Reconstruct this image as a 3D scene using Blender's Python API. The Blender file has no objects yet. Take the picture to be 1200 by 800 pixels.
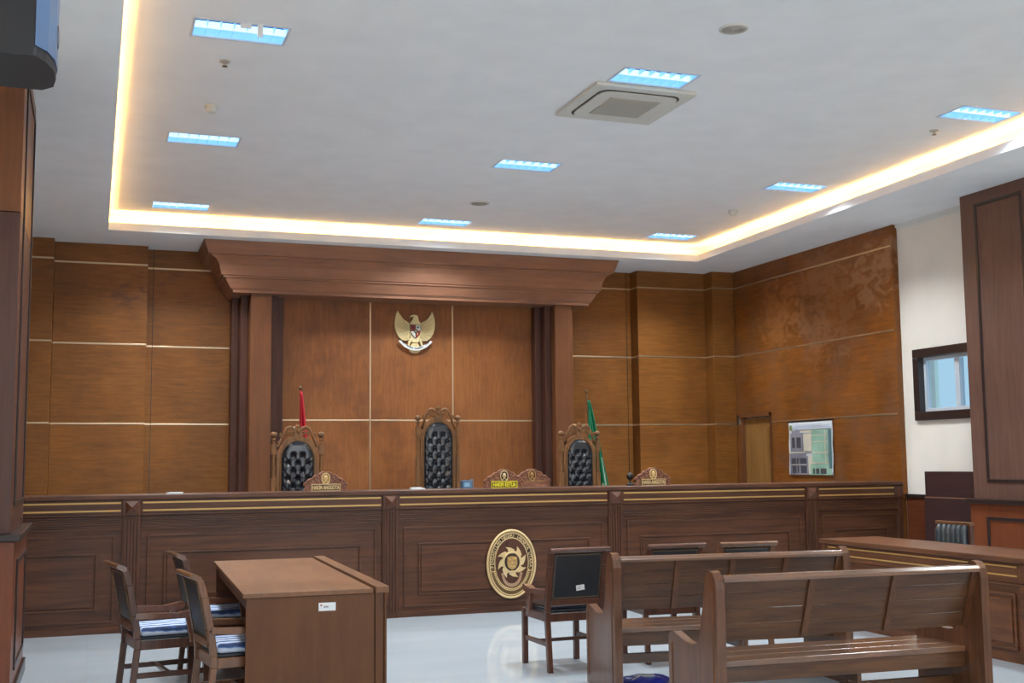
import bpy, math, random
from mathutils import Vector, Matrix
random.seed(7)
S = bpy.context.scene
COL = S.collection
PI = math.pi
R = math.radians

def lin(c):
    o = []
    for v in c:
        v /= 255.0
        o.append(v / 12.92 if v <= .04045 else ((v + .055) / 1.055) ** 2.4)
    return (*o, 1.0)

# ------------------------------------------------------------------ materials
def plain(name, c, rough=.5, metal=0., bump=0., bscale=60, emis=None, estr=0, coat=0, var=0):
    m = bpy.data.materials.new(name); m.use_nodes = True
    nt = m.node_tree; N = nt.nodes; L = nt.links
    b = N['Principled BSDF']
    b.inputs['Base Color'].default_value = lin(c)
    b.inputs['Roughness'].default_value = rough
    b.inputs['Metallic'].default_value = metal
    b.inputs['Coat Weight'].default_value = coat
    tc = N.new('ShaderNodeTexCoord')
    if var:
        n = N.new('ShaderNodeTexNoise'); n.inputs['Scale'].default_value = 3; n.inputs['Detail'].default_value = 5
        L.new(tc.outputs['Object'], n.inputs['Vector'])
        r = N.new('ShaderNodeValToRGB')
        c0 = tuple(max(0, v - var) for v in c); c1 = tuple(min(255, v + var) for v in c)
        r.color_ramp.elements[0].position = .3; r.color_ramp.elements[0].color = lin(c0)
        r.color_ramp.elements[1].position = .7; r.color_ramp.elements[1].color = lin(c1)
        L.new(n.outputs['Fac'], r.inputs['Fac']); L.new(r.outputs['Color'], b.inputs['Base Color'])
    if bump:
        n = N.new('ShaderNodeTexNoise'); n.inputs['Scale'].default_value = bscale; n.inputs['Detail'].default_value = 4
        L.new(tc.outputs['Object'], n.inputs['Vector'])
        bp = N.new('ShaderNodeBump'); bp.inputs['Strength'].default_value = bump; bp.inputs['Distance'].default_value = .01
        L.new(n.outputs['Fac'], bp.inputs['Height']); L.new(bp.outputs['Normal'], b.inputs['Normal'])
    if emis:
        b.inputs['Emission Color'].default_value = lin(emis)
        b.inputs['Emission Strength'].default_value = estr
    return m

def wood(name, dark, light, axis='x', rough=.38, fine=26, along=1.6, blotch=.25, coat=.0, bump=.08, spec=.3):
    """procedural timber; axis = direction of the grain"""
    m = bpy.data.materials.new(name); m.use_nodes = True
    nt = m.node_tree; N = nt.nodes; L = nt.links
    b = N['Principled BSDF']; b.inputs['Coat Weight'].default_value = coat
    b.inputs['Coat Roughness'].default_value = .2
    b.inputs['Specular IOR Level'].default_value = spec
    tc = N.new('ShaderNodeTexCoord'); mp = N.new('ShaderNodeMapping')
    sc = {'x': (along, fine, fine), 'y': (fine, along, fine), 'z': (fine, fine, along)}[axis]
    mp.inputs['Scale'].default_value = sc
    L.new(tc.outputs['Object'], mp.inputs['Vector'])
    n1 = N.new('ShaderNodeTexNoise'); n1.inputs['Scale'].default_value = 1; n1.inputs['Detail'].default_value = 8
    n1.inputs['Roughness'].default_value = .62; n1.inputs['Distortion'].default_value = .7
    L.new(mp.outputs['Vector'], n1.inputs['Vector'])
    n2 = N.new('ShaderNodeTexNoise'); n2.inputs['Scale'].default_value = 1.5; n2.inputs['Detail'].default_value = 4
    L.new(tc.outputs['Object'], n2.inputs['Vector'])
    mx = N.new('ShaderNodeMix'); mx.data_type = 'FLOAT'; mx.inputs[0].default_value = blotch
    L.new(n1.outputs['Fac'], mx.inputs[2]); L.new(n2.outputs['Fac'], mx.inputs[3])
    r = N.new('ShaderNodeValToRGB')
    r.color_ramp.elements[0].position = .32; r.color_ramp.elements[0].color = lin(dark)
    r.color_ramp.elements[1].position = .68; r.color_ramp.elements[1].color = lin(light)
    L.new(mx.outputs[0], r.inputs['Fac']); L.new(r.outputs['Color'], b.inputs['Base Color'])
    rr = N.new('ShaderNodeMapRange'); rr.inputs['To Min'].default_value = rough - .08; rr.inputs['To Max'].default_value = rough + .1
    L.new(n2.outputs['Fac'], rr.inputs['Value']); L.new(rr.outputs['Result'], b.inputs['Roughness'])
    bp = N.new('ShaderNodeBump'); bp.inputs['Strength'].default_value = bump; bp.inputs['Distance'].default_value = .004
    L.new(n1.outputs['Fac'], bp.inputs['Height']); L.new(bp.outputs['Normal'], b.inputs['Normal'])
    return m

def stained_wood(name, dark, light, stain, stain_amt=.5, axis='x', pos=(.5, .64), spots=()):
    """veneer with irregular worn patches"""
    m = wood(name, dark, light, axis, rough=.42, fine=34, along=3, blotch=.45)
    nt = m.node_tree; N = nt.nodes; L = nt.links
    b = N['Principled BSDF']
    src = b.inputs['Base Color'].links[0].from_socket
    tc = N.new('ShaderNodeTexCoord')
    n = N.new('ShaderNodeTexNoise'); n.inputs['Scale'].default_value = 1.7; n.inputs['Detail'].default_value = 9
    n.inputs['Roughness'].default_value = .68
    L.new(tc.outputs['Object'], n.inputs['Vector'])
    r = N.new('ShaderNodeValToRGB')
    r.color_ramp.elements[0].position = pos[0]; r.color_ramp.elements[0].color = (0, 0, 0, 1)
    r.color_ramp.elements[1].position = pos[1]; r.color_ramp.elements[1].color = (stain_amt,) * 3 + (1,)
    L.new(n.outputs['Fac'], r.inputs['Fac'])
    mx = N.new('ShaderNodeMix'); mx.data_type = 'RGBA'
    L.new(r.outputs['Color'], mx.inputs[0]); L.new(src, mx.inputs[6]); mx.inputs[7].default_value = lin(stain)
    last = mx.outputs[2]
    for (cen, rad, colr, amt, thr) in spots:      # worn patches with a place of their own
        mp2 = N.new('ShaderNodeMapping'); mp2.inputs['Scale'].default_value = (1.6, 1.6, 2.6)
        L.new(tc.outputs['Object'], mp2.inputs['Vector'])
        n3 = N.new('ShaderNodeTexNoise'); n3.inputs['Scale'].default_value = 2.6; n3.inputs['Detail'].default_value = 7; n3.inputs['Distortion'].default_value = 1.2
        L.new(mp2.outputs['Vector'], n3.inputs['Vector'])
        dn = N.new('ShaderNodeVectorMath'); dn.operation = 'DISTANCE'; dn.inputs[1].default_value = cen
        L.new(tc.outputs['Object'], dn.inputs[0])
        mr = N.new('ShaderNodeMapRange'); mr.inputs['From Min'].default_value = rad * .35; mr.inputs['From Max'].default_value = rad
        mr.inputs['To Min'].default_value = .14; mr.inputs['To Max'].default_value = -.3
        L.new(dn.outputs['Value'], mr.inputs['Value'])
        ad = N.new('ShaderNodeMath'); ad.operation = 'ADD'; L.new(n3.outputs['Fac'], ad.inputs[0]); L.new(mr.outputs['Result'], ad.inputs[1])
        r3 = N.new('ShaderNodeMapRange'); r3.inputs['From Min'].default_value = thr; r3.inputs['From Max'].default_value = thr + .16; r3.inputs['To Max'].default_value = amt
        L.new(ad.outputs[0], r3.inputs['Value'])
        m3 = N.new('ShaderNodeMix'); m3.data_type = 'RGBA'
        L.new(r3.outputs['Result'], m3.inputs[0]); L.new(last, m3.inputs[6]); m3.inputs[7].default_value = lin(colr); last = m3.outputs[2]
    L.new(last, b.inputs['Base Color'])
    return m

def tile_floor():
    m = bpy.data.materials.new('polished_tile'); m.use_nodes = True
    nt = m.node_tree; N = nt.nodes; L = nt.links; b = N['Principled BSDF']
    tc = N.new('ShaderNodeTexCoord'); br = N.new('ShaderNodeTexBrick')
    br.offset = 0; br.inputs['Scale'].default_value = 1
    br.inputs['Brick Width'].default_value = .8; br.inputs['Row Height'].default_value = .8
    br.inputs['Mortar Size'].default_value = .0022
    br.inputs['Color1'].default_value = lin((184, 192, 199)); br.inputs['Color2'].default_value = lin((181, 189, 196))
    br.inputs['Mortar'].default_value = lin((176, 184, 190))
    L.new(tc.outputs['Object'], br.inputs['Vector'])
    n = N.new('ShaderNodeTexNoise'); n.inputs['Scale'].default_value = 1.2; n.inputs['Detail'].default_value = 8
    mp = N.new('ShaderNodeMapping'); mp.inputs['Scale'].default_value = (.6, 2.5, 1)
    L.new(tc.outputs['Object'], mp.inputs['Vector']); L.new(mp.outputs['Vector'], n.inputs['Vector'])
    mx = N.new('ShaderNodeMix'); mx.data_type = 'RGBA'; mx.blend_type = 'MULTIPLY'; mx.inputs[0].default_value = .16
    L.new(br.outputs['Color'], mx.inputs[6]); L.new(n.outputs['Fac'], mx.inputs[7])
    L.new(mx.outputs[2], b.inputs['Base Color'])
    b.inputs['Roughness'].default_value = .08
    return m

def stripes():
    m = bpy.data.materials.new('blue_white_stripe_fabric'); m.use_nodes = True
    nt = m.node_tree; N = nt.nodes; L = nt.links; b = N['Principled BSDF']
    tc = N.new('ShaderNodeTexCoord'); w = N.new('ShaderNodeTexWave'); mp = N.new('ShaderNodeMapping')
    mp.inputs['Rotation'].default_value = (0, R(50), 0)
    w.bands_direction = 'X'; w.inputs['Scale'].default_value = 5.5; w.inputs['Distortion'].default_value = 2.2
    w.inputs['Detail'].default_value = 2; w.inputs['Detail Scale'].default_value = 2
    L.new(tc.outputs['Object'], mp.inputs['Vector']); L.new(mp.outputs['Vector'], w.inputs['Vector'])
    r = N.new('ShaderNodeValToRGB'); e = r.color_ramp.elements
    e[0].position = .0; e[0].color = lin((38, 52, 92)); e[1].position = .55; e[1].color = lin((196, 205, 224))
    x = e.new(.25); x.color = lin((70, 110, 175)); x = e.new(.4); x.color = lin((150, 175, 215))
    L.new(w.outputs['Fac'], r.inputs['Fac']); L.new(r.outputs['Color'], b.inputs['Base Color'])
    b.inputs['Roughness'].default_value = .8
    return m

def glass():
    m = bpy.data.materials.new('window_glass'); m.use_nodes = True
    nt = m.node_tree; N = nt.nodes; L = nt.links
    for x in list(N): N.remove(x)
    o = N.new('ShaderNodeOutputMaterial'); t = N.new('ShaderNodeBsdfTransparent'); g = N.new('ShaderNodeBsdfGlossy')
    t.inputs['Color'].default_value = (.86, .94, .98, 1); g.inputs['Roughness'].default_value = .03
    mx = N.new('ShaderNodeMixShader'); mx.inputs[0].default_value = .08
    L.new(t.outputs[0], mx.inputs[1]); L.new(g.outputs[0], mx.inputs[2]); L.new(mx.outputs[0], o.inputs['Surface'])
    return m

def emit(name, c, s):
    m = bpy.data.materials.new(name); m.use_nodes = True
    N = m.node_tree.nodes; L = m.node_tree.links
    for x in list(N): N.remove(x)
    o = N.new('ShaderNodeOutputMaterial'); e = N.new('ShaderNodeEmission')
    e.inputs['Color'].default_value = lin(c); e.inputs['Strength'].default_value = s
    L.new(e.outputs[0], o.inputs['Surface'])
    return m

M = {}
M['wall_wood'] = stained_wood('wall_veneer', (105, 63, 26), (148, 94, 41), (84, 48, 33), .35, 'x', (.55, .75), [((.42, 16.25, 3.9), .62, (84, 46, 38), .65, .63), ((1.0, 16.5, 4.0), .5, (92, 52, 44), .6, .62)])
M['niche_wood'] = stained_wood('niche_veneer', (117, 69, 36), (156, 98, 52), (92, 52, 34), .35, 'z')
M['side_wood'] = stained_wood('side_wall_veneer', (93, 53, 20), (145, 87, 34), (112, 78, 58), .55, 'y', (.46, .62), [((9.43, 12.5, 4.0), 1.0, (152, 114, 86), .7, .54), ((9.43, 13.6, 3.75), 1.5, (140, 100, 70), .6, .52), ((9.43, 14.7, 3.7), 1.1, (150, 98, 56), .6, .54)])  # upper spots: pale wear, also lightening the upper wall for missing light
M['trim_wood'] = wood('dark_moulding_timber', (122, 84, 64), (150, 104, 79), 'x', rough=.4, fine=20, blotch=.5)
M['post_wood'] = wood('pilaster_timber', (97, 59, 37), (123, 77, 47), 'z', rough=.42, fine=22, blotch=.4)
M['post_dark'] = wood('dark_pilaster_timber', (68, 42, 36), (88, 55, 47), 'z', rough=.42, fine=22, blotch=.4, coat=.2)
M['fillet'] = wood('fillet_timber', (70, 42, 34), (92, 58, 47), 'z', rough=.45, fine=22, blotch=.4)
M['post_lit'] = wood('lit_pilaster_timber', (88, 62, 54), (110, 82, 72), 'z', rough=.45, fine=22, blotch=.4)  # lightened copy of the dark pilaster timber, making up for missing light
M['ped_wood'] = wood('pedestal_timber', (98, 50, 28), (122, 64, 36), 'z', rough=.42, fine=22, blotch=.4, coat=.3)
M['bench_x'] = wood('bench_timber_horizontal', (56, 34, 26), (100, 62, 42), 'x', rough=.36, fine=22, along=1.4)
M['bench_z'] = wood('bench_timber_upright', (58, 35, 27), (98, 60, 42), 'z', rough=.36, fine=26, along=1.4)
M['desk_y'] = wood('side_desk_timber', (70, 42, 28), (112, 71, 46), 'y', rough=.34, fine=20)
M['table'] = wood('table_timber', (80, 47, 26), (101, 63, 35), 'z', rough=.42, fine=16, along=2, blotch=.5)
M['table_top'] = wood('table_top_timber', (104, 72, 52), (130, 92, 66), 'y', rough=.4, fine=14, along=2, blotch=.5)
M['pew'] = wood('pew_timber', (60, 36, 23), (101, 66, 40), 'x', rough=.3, fine=24, along=2, coat=.4)
M['pew_end'] = wood('pew_end_timber', (69, 40, 25), (108, 68, 42), 'z', rough=.3, fine=26, along=2, coat=.4)
M['pew_top'] = wood('lit_polished_rail_timber', (84, 56, 40), (122, 84, 60), 'x', rough=.22, fine=24, along=2, coat=1., spec=.6)  # glossier, lighter copy of the pew timber; lamp highlights put into its colour
M['chair_top'] = wood('lit_polished_chair_timber', (84, 52, 40), (116, 74, 56), 'x', rough=.22, fine=24, along=2, coat=1., spec=.6)  # same for chairs: crest and arm highlights painted in as a lighter tone
M['chair'] = wood('chair_timber', (62, 36, 27), (94, 57, 42), 'z', rough=.32, fine=30, along=3, coat=.4)
M['chair_light'] = wood('chair_timber_warm', (88, 56, 36), (122, 80, 52), 'z', rough=.32, fine=30, along=3, coat=.4)
M['throne'] = wood('carved_throne_timber', (96, 64, 38), (140, 98, 62), 'z', rough=.4, fine=30, along=4)
M['carving'] = wood('carved_plate_timber', (88, 50, 36), (168, 116, 92), 'x', rough=.35, fine=40, along=12)
M['black_timber'] = wood('blackened_timber', (34, 24, 24), (48, 34, 33), 'y', rough=.4, fine=20, coat=.5)
M['box_timber'] = wood('dark_box_timber', (50, 32, 32), (62, 40, 38), 'y', rough=.45, fine=20)
M['door_wood'] = wood('golden_door_timber', (122, 84, 44), (156, 112, 62), 'z', rough=.4, fine=26)
M['wainscot'] = wood('red_wainscot_timber', (84, 42, 24), (108, 56, 32), 'y', rough=.42, fine=22)
M['metal'] = plain('champagne_metal_strip', (196, 172, 142), .32, .85, bump=.05)
M['gold_line'] = plain('gold_inlay_metal', (196, 156, 92), .42, .35, bump=.03)
M['gold'] = plain('matte_gold_relief', (214, 184, 134), .45, .3, bump=.15, bscale=40, var=14)
M['gold_dark'] = plain('aged_gold_relief', (172, 136, 80), .5, .35, bump=.15, bscale=40, var=14)
M['garuda'] = plain('pale_gold_relief', (228, 208, 156), .45, .25, bump=.2, bscale=50, var=14)
M['white'] = plain('white_matt_paint', (222, 222, 218), .6, bump=.02, var=3)
M['red'] = plain('red_enamel', (150, 44, 36), .5, bump=.02)
M['black'] = plain('black_enamel', (26, 24, 24), .45, bump=.02)
M['leather'] = plain('black_glossy_leather', (24, 27, 36), .2, bump=.12, bscale=90, coat=.4)
M['leather_back'] = plain('black_leather_panel', (26, 30, 36), .42, bump=.1, bscale=120)
M['leather_grey'] = plain('dark_channel_leather', (42, 50, 56), .28, bump=.1, bscale=90, coat=.3)
M['nail'] = plain('brass_nail', (120, 96, 70), .35, .8, bump=.02)
M['stripe'] = stripes()
M['ceiling'] = plain('ceiling_paint', (234, 235, 236), .85, bump=.05, bscale=30, var=3)
M['soffit'] = plain('soffit_paint', (244, 246, 247), .85, bump=.05, bscale=30, var=3)
M['plaster'] = plain('cream_plaster', (234, 226, 215), .8, bump=.06, bscale=40, var=3)
M['floor'] = tile_floor()
M['glass'] = glass()
M['alu'] = plain('white_aluminium', (205, 212, 222), .4, .1, bump=.02)
M['cove_led'] = emit('warm_cove_tube', (255, 186, 92), 125)
M['lamp_blue'] = emit('cool_fluorescent_tube', (214, 242, 255), 1.6)
M['lamp_cell'] = emit('cool_lit_reflector', (62, 138, 208), .95)
M['louvre'] = plain('bright_louvre_blade', (170, 205, 235), .4, .1, bump=.02, emis=(120, 196, 248), estr=.6)
M['louvre_white'] = plain('white_lit_centre_bar', (225, 240, 250), .4, .1, bump=.02, emis=(200, 235, 255), estr=.85)
M['fitting'] = plain('white_fitting_plastic', (206, 204, 196), .55, bump=.02)
M['grille'] = plain('grey_grille_plastic', (176, 170, 160), .6, bump=.05)
M['slot'] = plain('dark_vent_slot', (58, 55, 52), .6, bump=.05)
M['speaker'] = plain('black_speaker_cabinet', (30, 30, 36), .5, bump=.25, bscale=200)
M['speaker_front'] = plain('glossy_speaker_baffle', (92, 120, 160), .3, .3, bump=.04)  # blue of a reflection put into the base colour
M['cone'] = plain('speaker_cone', (40, 48, 62), .5, bump=.05)
M['red_cloth'] = plain('red_flag_cloth', (196, 36, 50), .7, bump=.2, bscale=30)
M['white_cloth'] = plain('white_flag_cloth', (222, 216, 206), .7, bump=.2, bscale=30)
M['green_cloth'] = plain('green_flag_cloth', (28, 128, 88), .7, bump=.2, bscale=30)
M['paper'] = plain('white_paper', (220, 222, 224), .7, bump=.02)
M['label_ink'] = plain('grey_print', (150, 150, 160), .7, bump=.02)
M['yellow'] = plain('yellow_paint', (232, 214, 40), .5, bump=.02)
M['plate_dark'] = plain('dark_name_plate', (40, 30, 20), .5, bump=.02)
M['plate_gold'] = plain('gold_name_plate', (186, 150, 92), .5, .2, bump=.02)
M['ink'] = plain('brown_engraving', (52, 34, 20), .6, bump=.02)
M['blue_box'] = plain('blue_tissue_box_card', (72, 104, 132), .5, bump=.05, var=25)
M['bag'] = plain('blue_plastic_bag', (44, 54, 160), .35, bump=.4, bscale=14)
M['poster_grey'] = plain('poster_stone_grey', (128, 124, 134), .6, bump=.02, var=18)
M['poster_green'] = plain('poster_pale_green', (142, 178, 158), .6, bump=.02, var=22)
M['poster_cream'] = plain('poster_cream', (206, 196, 176), .6, bump=.02, var=12)
M['poster_blue'] = plain('poster_pale_blue', (178, 192, 216), .6, bump=.02, var=8)
M['poster_dark'] = plain('poster_window_ink', (66, 66, 74), .6, bump=.02)
M['poster_teal'] = plain('poster_teal', (84, 118, 120), .6, bump=.02)
M['outside'] = plain('pale_green_render', (240, 247, 234), .8, bump=.02)

# ------------------------------------------------------------------ mesh builder
class MB:
    def __init__(s): s.v = []; s.f = []; s.m = []; s.s = []; s.M = None
    def add(s, vs, fs, m=0, smooth=False):
        o = len(s.v)
        for p in vs:
            p = Vector(p)
            if s.M is not None: p = s.M @ p
            s.v.append(tuple(p))
        for f in fs: s.f.append([i + o for i in f]); s.m.append(m); s.s.append(smooth)
        return s
    def box(s, x0, x1, y0, y1, z0, z1, m=0):
        vs = [(x, y, z) for z in (z0, z1) for y in (y0, y1) for x in (x0, x1)]
        return s.add(vs, [(0, 2, 3, 1), (4, 5, 7, 6), (0, 1, 5, 4), (2, 6, 7, 3), (0, 4, 6, 2), (1, 3, 7, 5)], m)
    def hexa(s, b, t, m=0):
        """b, t: four bottom and four top corners in the same turning order"""
        return s.add(list(b) + list(t), [(3, 2, 1, 0), (4, 5, 6, 7), (0, 1, 5, 4), (1, 2, 6, 5), (2, 3, 7, 6), (3, 0, 4, 7)], m)
    def prism(s, poly, axis, a, b, m=0, smooth=False):
        n = len(poly)
        def P(p, w):
            u, v = p
            return {'x': (w, u, v), 'y': (u, w, v), 'z': (u, v, w)}[axis]
        vs = [P(p, a) for p in poly] + [P(p, b) for p in poly]
        s.add(vs, [list(range(n))[::-1], list(range(n, 2 * n))], m)
        s.add(vs, [(i, (i + 1) % n, n + (i + 1) % n, n + i) for i in range(n)], m, smooth)
        return s
    def tube(s, pts, r, n=8, closed=False, m=0, flat=None, caps=True):
        pts = [Vector(p) for p in pts]; k = len(pts)
        rs = r if isinstance(r, (list, tuple)) else [r] * k
        rings = []
        up = None
        for i, p in enumerate(pts):
            a = pts[i - 1] if (i > 0 or closed) else p
            b = pts[(i + 1) % k] if (i < k - 1 or closed) else p
            t = (b - a); t = t.normalized() if t.length > 1e-9 else Vector((0, 0, 1))
            if up is None:
                up = Vector((0, 0, 1)) if abs(t.z) < .9 else Vector((1, 0, 0))
            x = up - t * up.dot(t)
            if x.length < 1e-6: x = Vector((1, 0, 0)) - t * t.x
            x.normalize(); y = t.cross(x); up = x
            rings.append([p + (x * math.cos(2 * PI * j / n) + y * math.sin(2 * PI * j / n)) * rs[i] for j in range(n)])
        if flat:
            for ring in rings:
                pass
        vs = [v for ring in rings for v in ring]
        fs = []
        for i in range(k if closed else k - 1):
            for j in range(n):
                a = i * n + j; b = i * n + (j + 1) % n
                c = ((i + 1) % k) * n + (j + 1) % n; d = ((i + 1) % k) * n + j
                fs.append((a, b, c, d))
        s.add(vs, fs, m, True)
        if not closed and caps:
            s.add(rings[0], [list(range(n))[::-1]], m); s.add(rings[-1], [list(range(n))], m)
        return s
    def lathe(s, prof, c=(0, 0, 0), n=16, m=0, axis='z'):
        vs = []
        for (r, h) in prof:
            for j in range(n):
                a = 2 * PI * j / n
                q = (r * math.cos(a), r * math.sin(a), h)
                if axis == 'y': q = (q[0], q[2], q[1])
                if axis == 'x': q = (q[2], q[0], q[1])
                vs.append((c[0] + q[0], c[1] + q[1], c[2] + q[2]))
        fs = []
        for i in range(len(prof) - 1):
            for j in range(n):
                fs.append((i * n + j, i * n + (j + 1) % n, (i + 1) * n + (j + 1) % n, (i + 1) * n + j))
        s.add(vs, fs, m, True)
        k = len(prof) - 1
        s.add(vs[:n], [list(range(n))[::-1]], m); s.add(vs[k * n:], [list(range(n))], m)
        return s
    def ball(s, c, rx, ry=None, rz=None, n=10, m=0):
        ry = ry or rx; rz = rz or rx
        vs = []; fs = []; h = max(4, n // 2)
        for i in range(h + 1):
            t = PI * i / h
            for j in range(n):
                a = 2 * PI * j / n
                vs.append((c[0] + rx * math.sin(t) * math.cos(a), c[1] + ry * math.sin(t) * math.sin(a), c[2] - rz * math.cos(t)))
        for i in range(h):
            for j in range(n):
                fs.append((i * n + j, i * n + (j + 1) % n, (i + 1) * n + (j + 1) % n, (i + 1) * n + j))
        return s.add(vs, fs, m, True)
    def build(s, name, mats, parent=None, bevel=0, seg=2):
        me = bpy.data.meshes.new(name)
        me.from_pydata(s.v, [], s.f)
        if not isinstance(mats, (list, tuple)): mats = [mats]
        for x in mats: me.materials.append(x)
        for i, p in enumerate(me.polygons):
            p.material_index = s.m[i]; p.use_smooth = s.s[i]
        me.validate(); me.update()
        o = bpy.data.objects.new(name, me); COL.objects.link(o)
        if parent: o.parent = parent
        if bevel:
            b = o.modifiers.new('edge', 'BEVEL'); b.width = bevel; b.segments = seg; b.limit_method = 'ANGLE'; b.angle_limit = R(40)
        return o

def thing(name, label, cat, loc=(0, 0, 0), rz=0, group=None):
    o = bpy.data.objects.new(name, None); COL.objects.link(o); o.empty_display_size = .1
    o.location = loc; o.rotation_euler = (0, 0, rz)
    o['label'] = label; o['category'] = cat
    if group: o['group'] = group
    return o
def tag(o, label, cat, group=None):
    o['label'] = label; o['category'] = cat
    if group: o['group'] = group
    return o
def struct(o): o['kind'] = 'structure'; return o
def sempty(name, loc=(0, 0, 0)):
    o = bpy.data.objects.new(name, None); COL.objects.link(o); o.location = loc; o['kind'] = 'structure'; return o
def dup(root, loc, rz, label, group=None):
    def cp(o, par):
        c = o.copy(); COL.objects.link(c)
        if par: c.parent = par
        for ch in [x for x in o.children]: cp(ch, c)
        return c
    r = cp(root, None); r.location = loc; r.rotation_euler = (0, 0, rz); r['label'] = label
    if group: r['group'] = group
    return r

def text_to(mb, s, size, M4, depth=.004, m=0, bold=.0, align='CENTER'):
    """adds extruded lettering (text plane XY, facing +Z of M4) to a builder"""
    cu = bpy.data.curves.new('lettering_curve', 'FONT'); cu.body = s; cu.size = size
    cu.align_x = align; cu.align_y = 'CENTER'; cu.extrude = depth / 2; cu.offset = bold; cu.resolution_u = 3
    ob = bpy.data.objects.new('lettering_source', cu); COL.objects.link(ob)
    bpy.context.view_layer.update()
    dg = bpy.context.evaluated_depsgraph_get()
    me = bpy.data.meshes.new_from_object(ob.evaluated_get(dg))
    mb.add([M4 @ v.co for v in me.vertices], [list(p.vertices) for p in me.polygons], m)
    bpy.data.objects.remove(ob, do_unlink=True); bpy.data.curves.remove(cu); bpy.data.meshes.remove(me)
# text plane turned to face -Y (towards the camera side)
def face_front(x, y, z): return Matrix.Translation((x, y, z)) @ Matrix.Rotation(PI / 2, 4, 'X')

# ================================================================== ROOM
XL, XR, YB, YF = -.95, 9.50, 16.7, -5.0
ZS, ZC, ZL = 4.53, 4.78, 4.63      # soffit, main ceiling, top of the cove lip
DZ = .45                           # judges' platform

struct(MB().box(XL - .3, XR + .3, YF - .3, YB + .3, -.1, 0).build('floor', M['floor']))

# ceiling: soffit ring, lip, hidden recess, raised field with openings for the lamps
hole = [(.117, 15.25), (8.39, 15.25), (8.02, .2), (.117, .2)]
out_ = [(XL - .3, YB + .3), (XR + .3, YB + .3), (XR + .3, YF - .3), (XL - .3, YF - .3)]
def ring(mb, A, B, za, zb, m=0):
    n = len(A)
    vs = [(x, y, za) for x, y in A] + [(x, y, zb) for x, y in B]
    mb.add(vs, [(i, (i + 1) % n, n + (i + 1) % n, n + i) for i in range(n)], m)
def grow(P, d):
    cx = sum(p[0] for p in P) / 4; cy = sum(p[1] for p in P) / 4
    return [(x + (d if x > cx else -d), y + (d if y > cy else -d)) for x, y in P]
c = MB()
ring(c, out_, hole, ZS, ZS)                    # soffit underside
ring(c, hole, hole, ZS, ZL)                    # lip face
ring(c, hole, grow(hole, .03), ZL, ZL)         # lip top
ring(c, grow(hole, .03), grow(hole, .03), ZL, ZS + .03)
ring(c, grow(hole, .03), grow(hole, .24), ZS + .03, ZS + .03)
ring(c, grow(hole, .24), grow(hole, .24), ZS + .03, ZC)
c.v = c.v; cs = c
LX = [.95, 4.34, 7.72]; LY = [8.55, 11.6, 14.75]
LYB = [5.5, 2.4]
W2, H2 = .335, .18
acx, acy = 4.39, 9.235
xs = [-.2]; ys = [-.1]
for x in LX: xs += [x - W2, x + W2]
xs.append(8.75)
for y in sorted(LY + LYB): ys += [y - H2, y + H2]
ys.append(15.6)
mc = MB()
for i in range(len(xs) - 1):
    for j in range(len(ys) - 1):
        if i % 2 == 1 and j % 2 == 1 and ys[j] > 7.5: continue
        mc.add([(xs[i], ys[j], ZC), (xs[i + 1], ys[j], ZC), (xs[i + 1], ys[j + 1], ZC), (xs[i], ys[j + 1], ZC)], [(3, 2, 1, 0)])
ceil = struct(cs.build('ceiling', M['soffit']))
mc.build('raised_field', M['ceiling'], ceil)
MB().box(XL - .3, XR + .3, YF - .3, YB + .3, 5.2, 5.3).build('slab', M['ceiling'], ceil)
tb = MB()
h = grow(hole, .06)
for i in range(4):
    a = Vector((*h[i], ZS + .05)); b = Vector((*h[(i + 1) % 4], ZS + .05)); L_ = (b - a).length; n = int(L_ / 1.25)
    for k in range(n):
        p = a + (b - a) * ((k + .04) / n); q = a + (b - a) * ((k + .96) / n)
        tb.tube([p, q], .014, 6)
tb.build('cove_tube', M['cove_led'], ceil)

# back wall: plaster behind, stepped veneer panels and metal strips in front
wb = struct(MB().box(XL - .3, XR + .3, 16.52, YB, 0, 5.2).build('wall_back', M['plaster']))
rows = [0, 2.15, 3.20, 4.27, ZS]
segs = [(XL, -.53, 16.0), (-.53, .64, 16.25), (.64, 1.80, 16.5), (6.72, 7.88, 16.5), (7.88, 9.05, 16.25), (9.05, 9.43, 16.0)]
for (x0, x1, y) in segs:
    for k in range(4):
        MB().box(x0 + .001, x1 - .001, y, 16.52, rows[k] + (.012 if k else 0), rows[k + 1] - (.012 if k < 3 else 0)).build('wood_panel', M['wall_wood'], wb, .003)
    for z in rows[1:4]:
        MB().box(x0 + .001, x1 - .001, y - .004, 16.52, z - .012, z + .012).build('metal_strip', M['metal'], wb, .003)
# thin upright seams beside the recessed bays
MB().box(.72, .727, 16.493, 16.51, 0, ZS).build('seam_strip', M['black_timber'], wb)
MB().box(7.80, 7.807, 16.493, 16.51, 0, ZS).build('seam_strip', M['black_timber'], wb)
# niche of six veneer sheets
NY = 16.2; nz = [0, 2.2, 4.1]; nx = [2.40, 3.665, 4.88, 6.12]
for i in range(3):
    for k in range(2):
        MB().box(nx[i] + (.011 if i else 0), nx[i + 1] - (.011 if i < 2 else 0), NY, 16.52, nz[k] + (.011 if k else 0), nz[k + 1] - (.011 if k == 0 else 0)).build('niche_panel', M['niche_wood'], wb, .003)
for x in nx[1:3]: MB().box(x - .011, x + .011, NY - .004, 16.52, 0, 4.1).build('metal_strip', M['metal'], wb, .003)
for i in range(3):
    MB().box(nx[i] + .011, nx[i + 1] - .011, NY - .004, 16.52, 2.189, 2.211).build('metal_strip', M['metal'], wb, .003)

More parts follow.
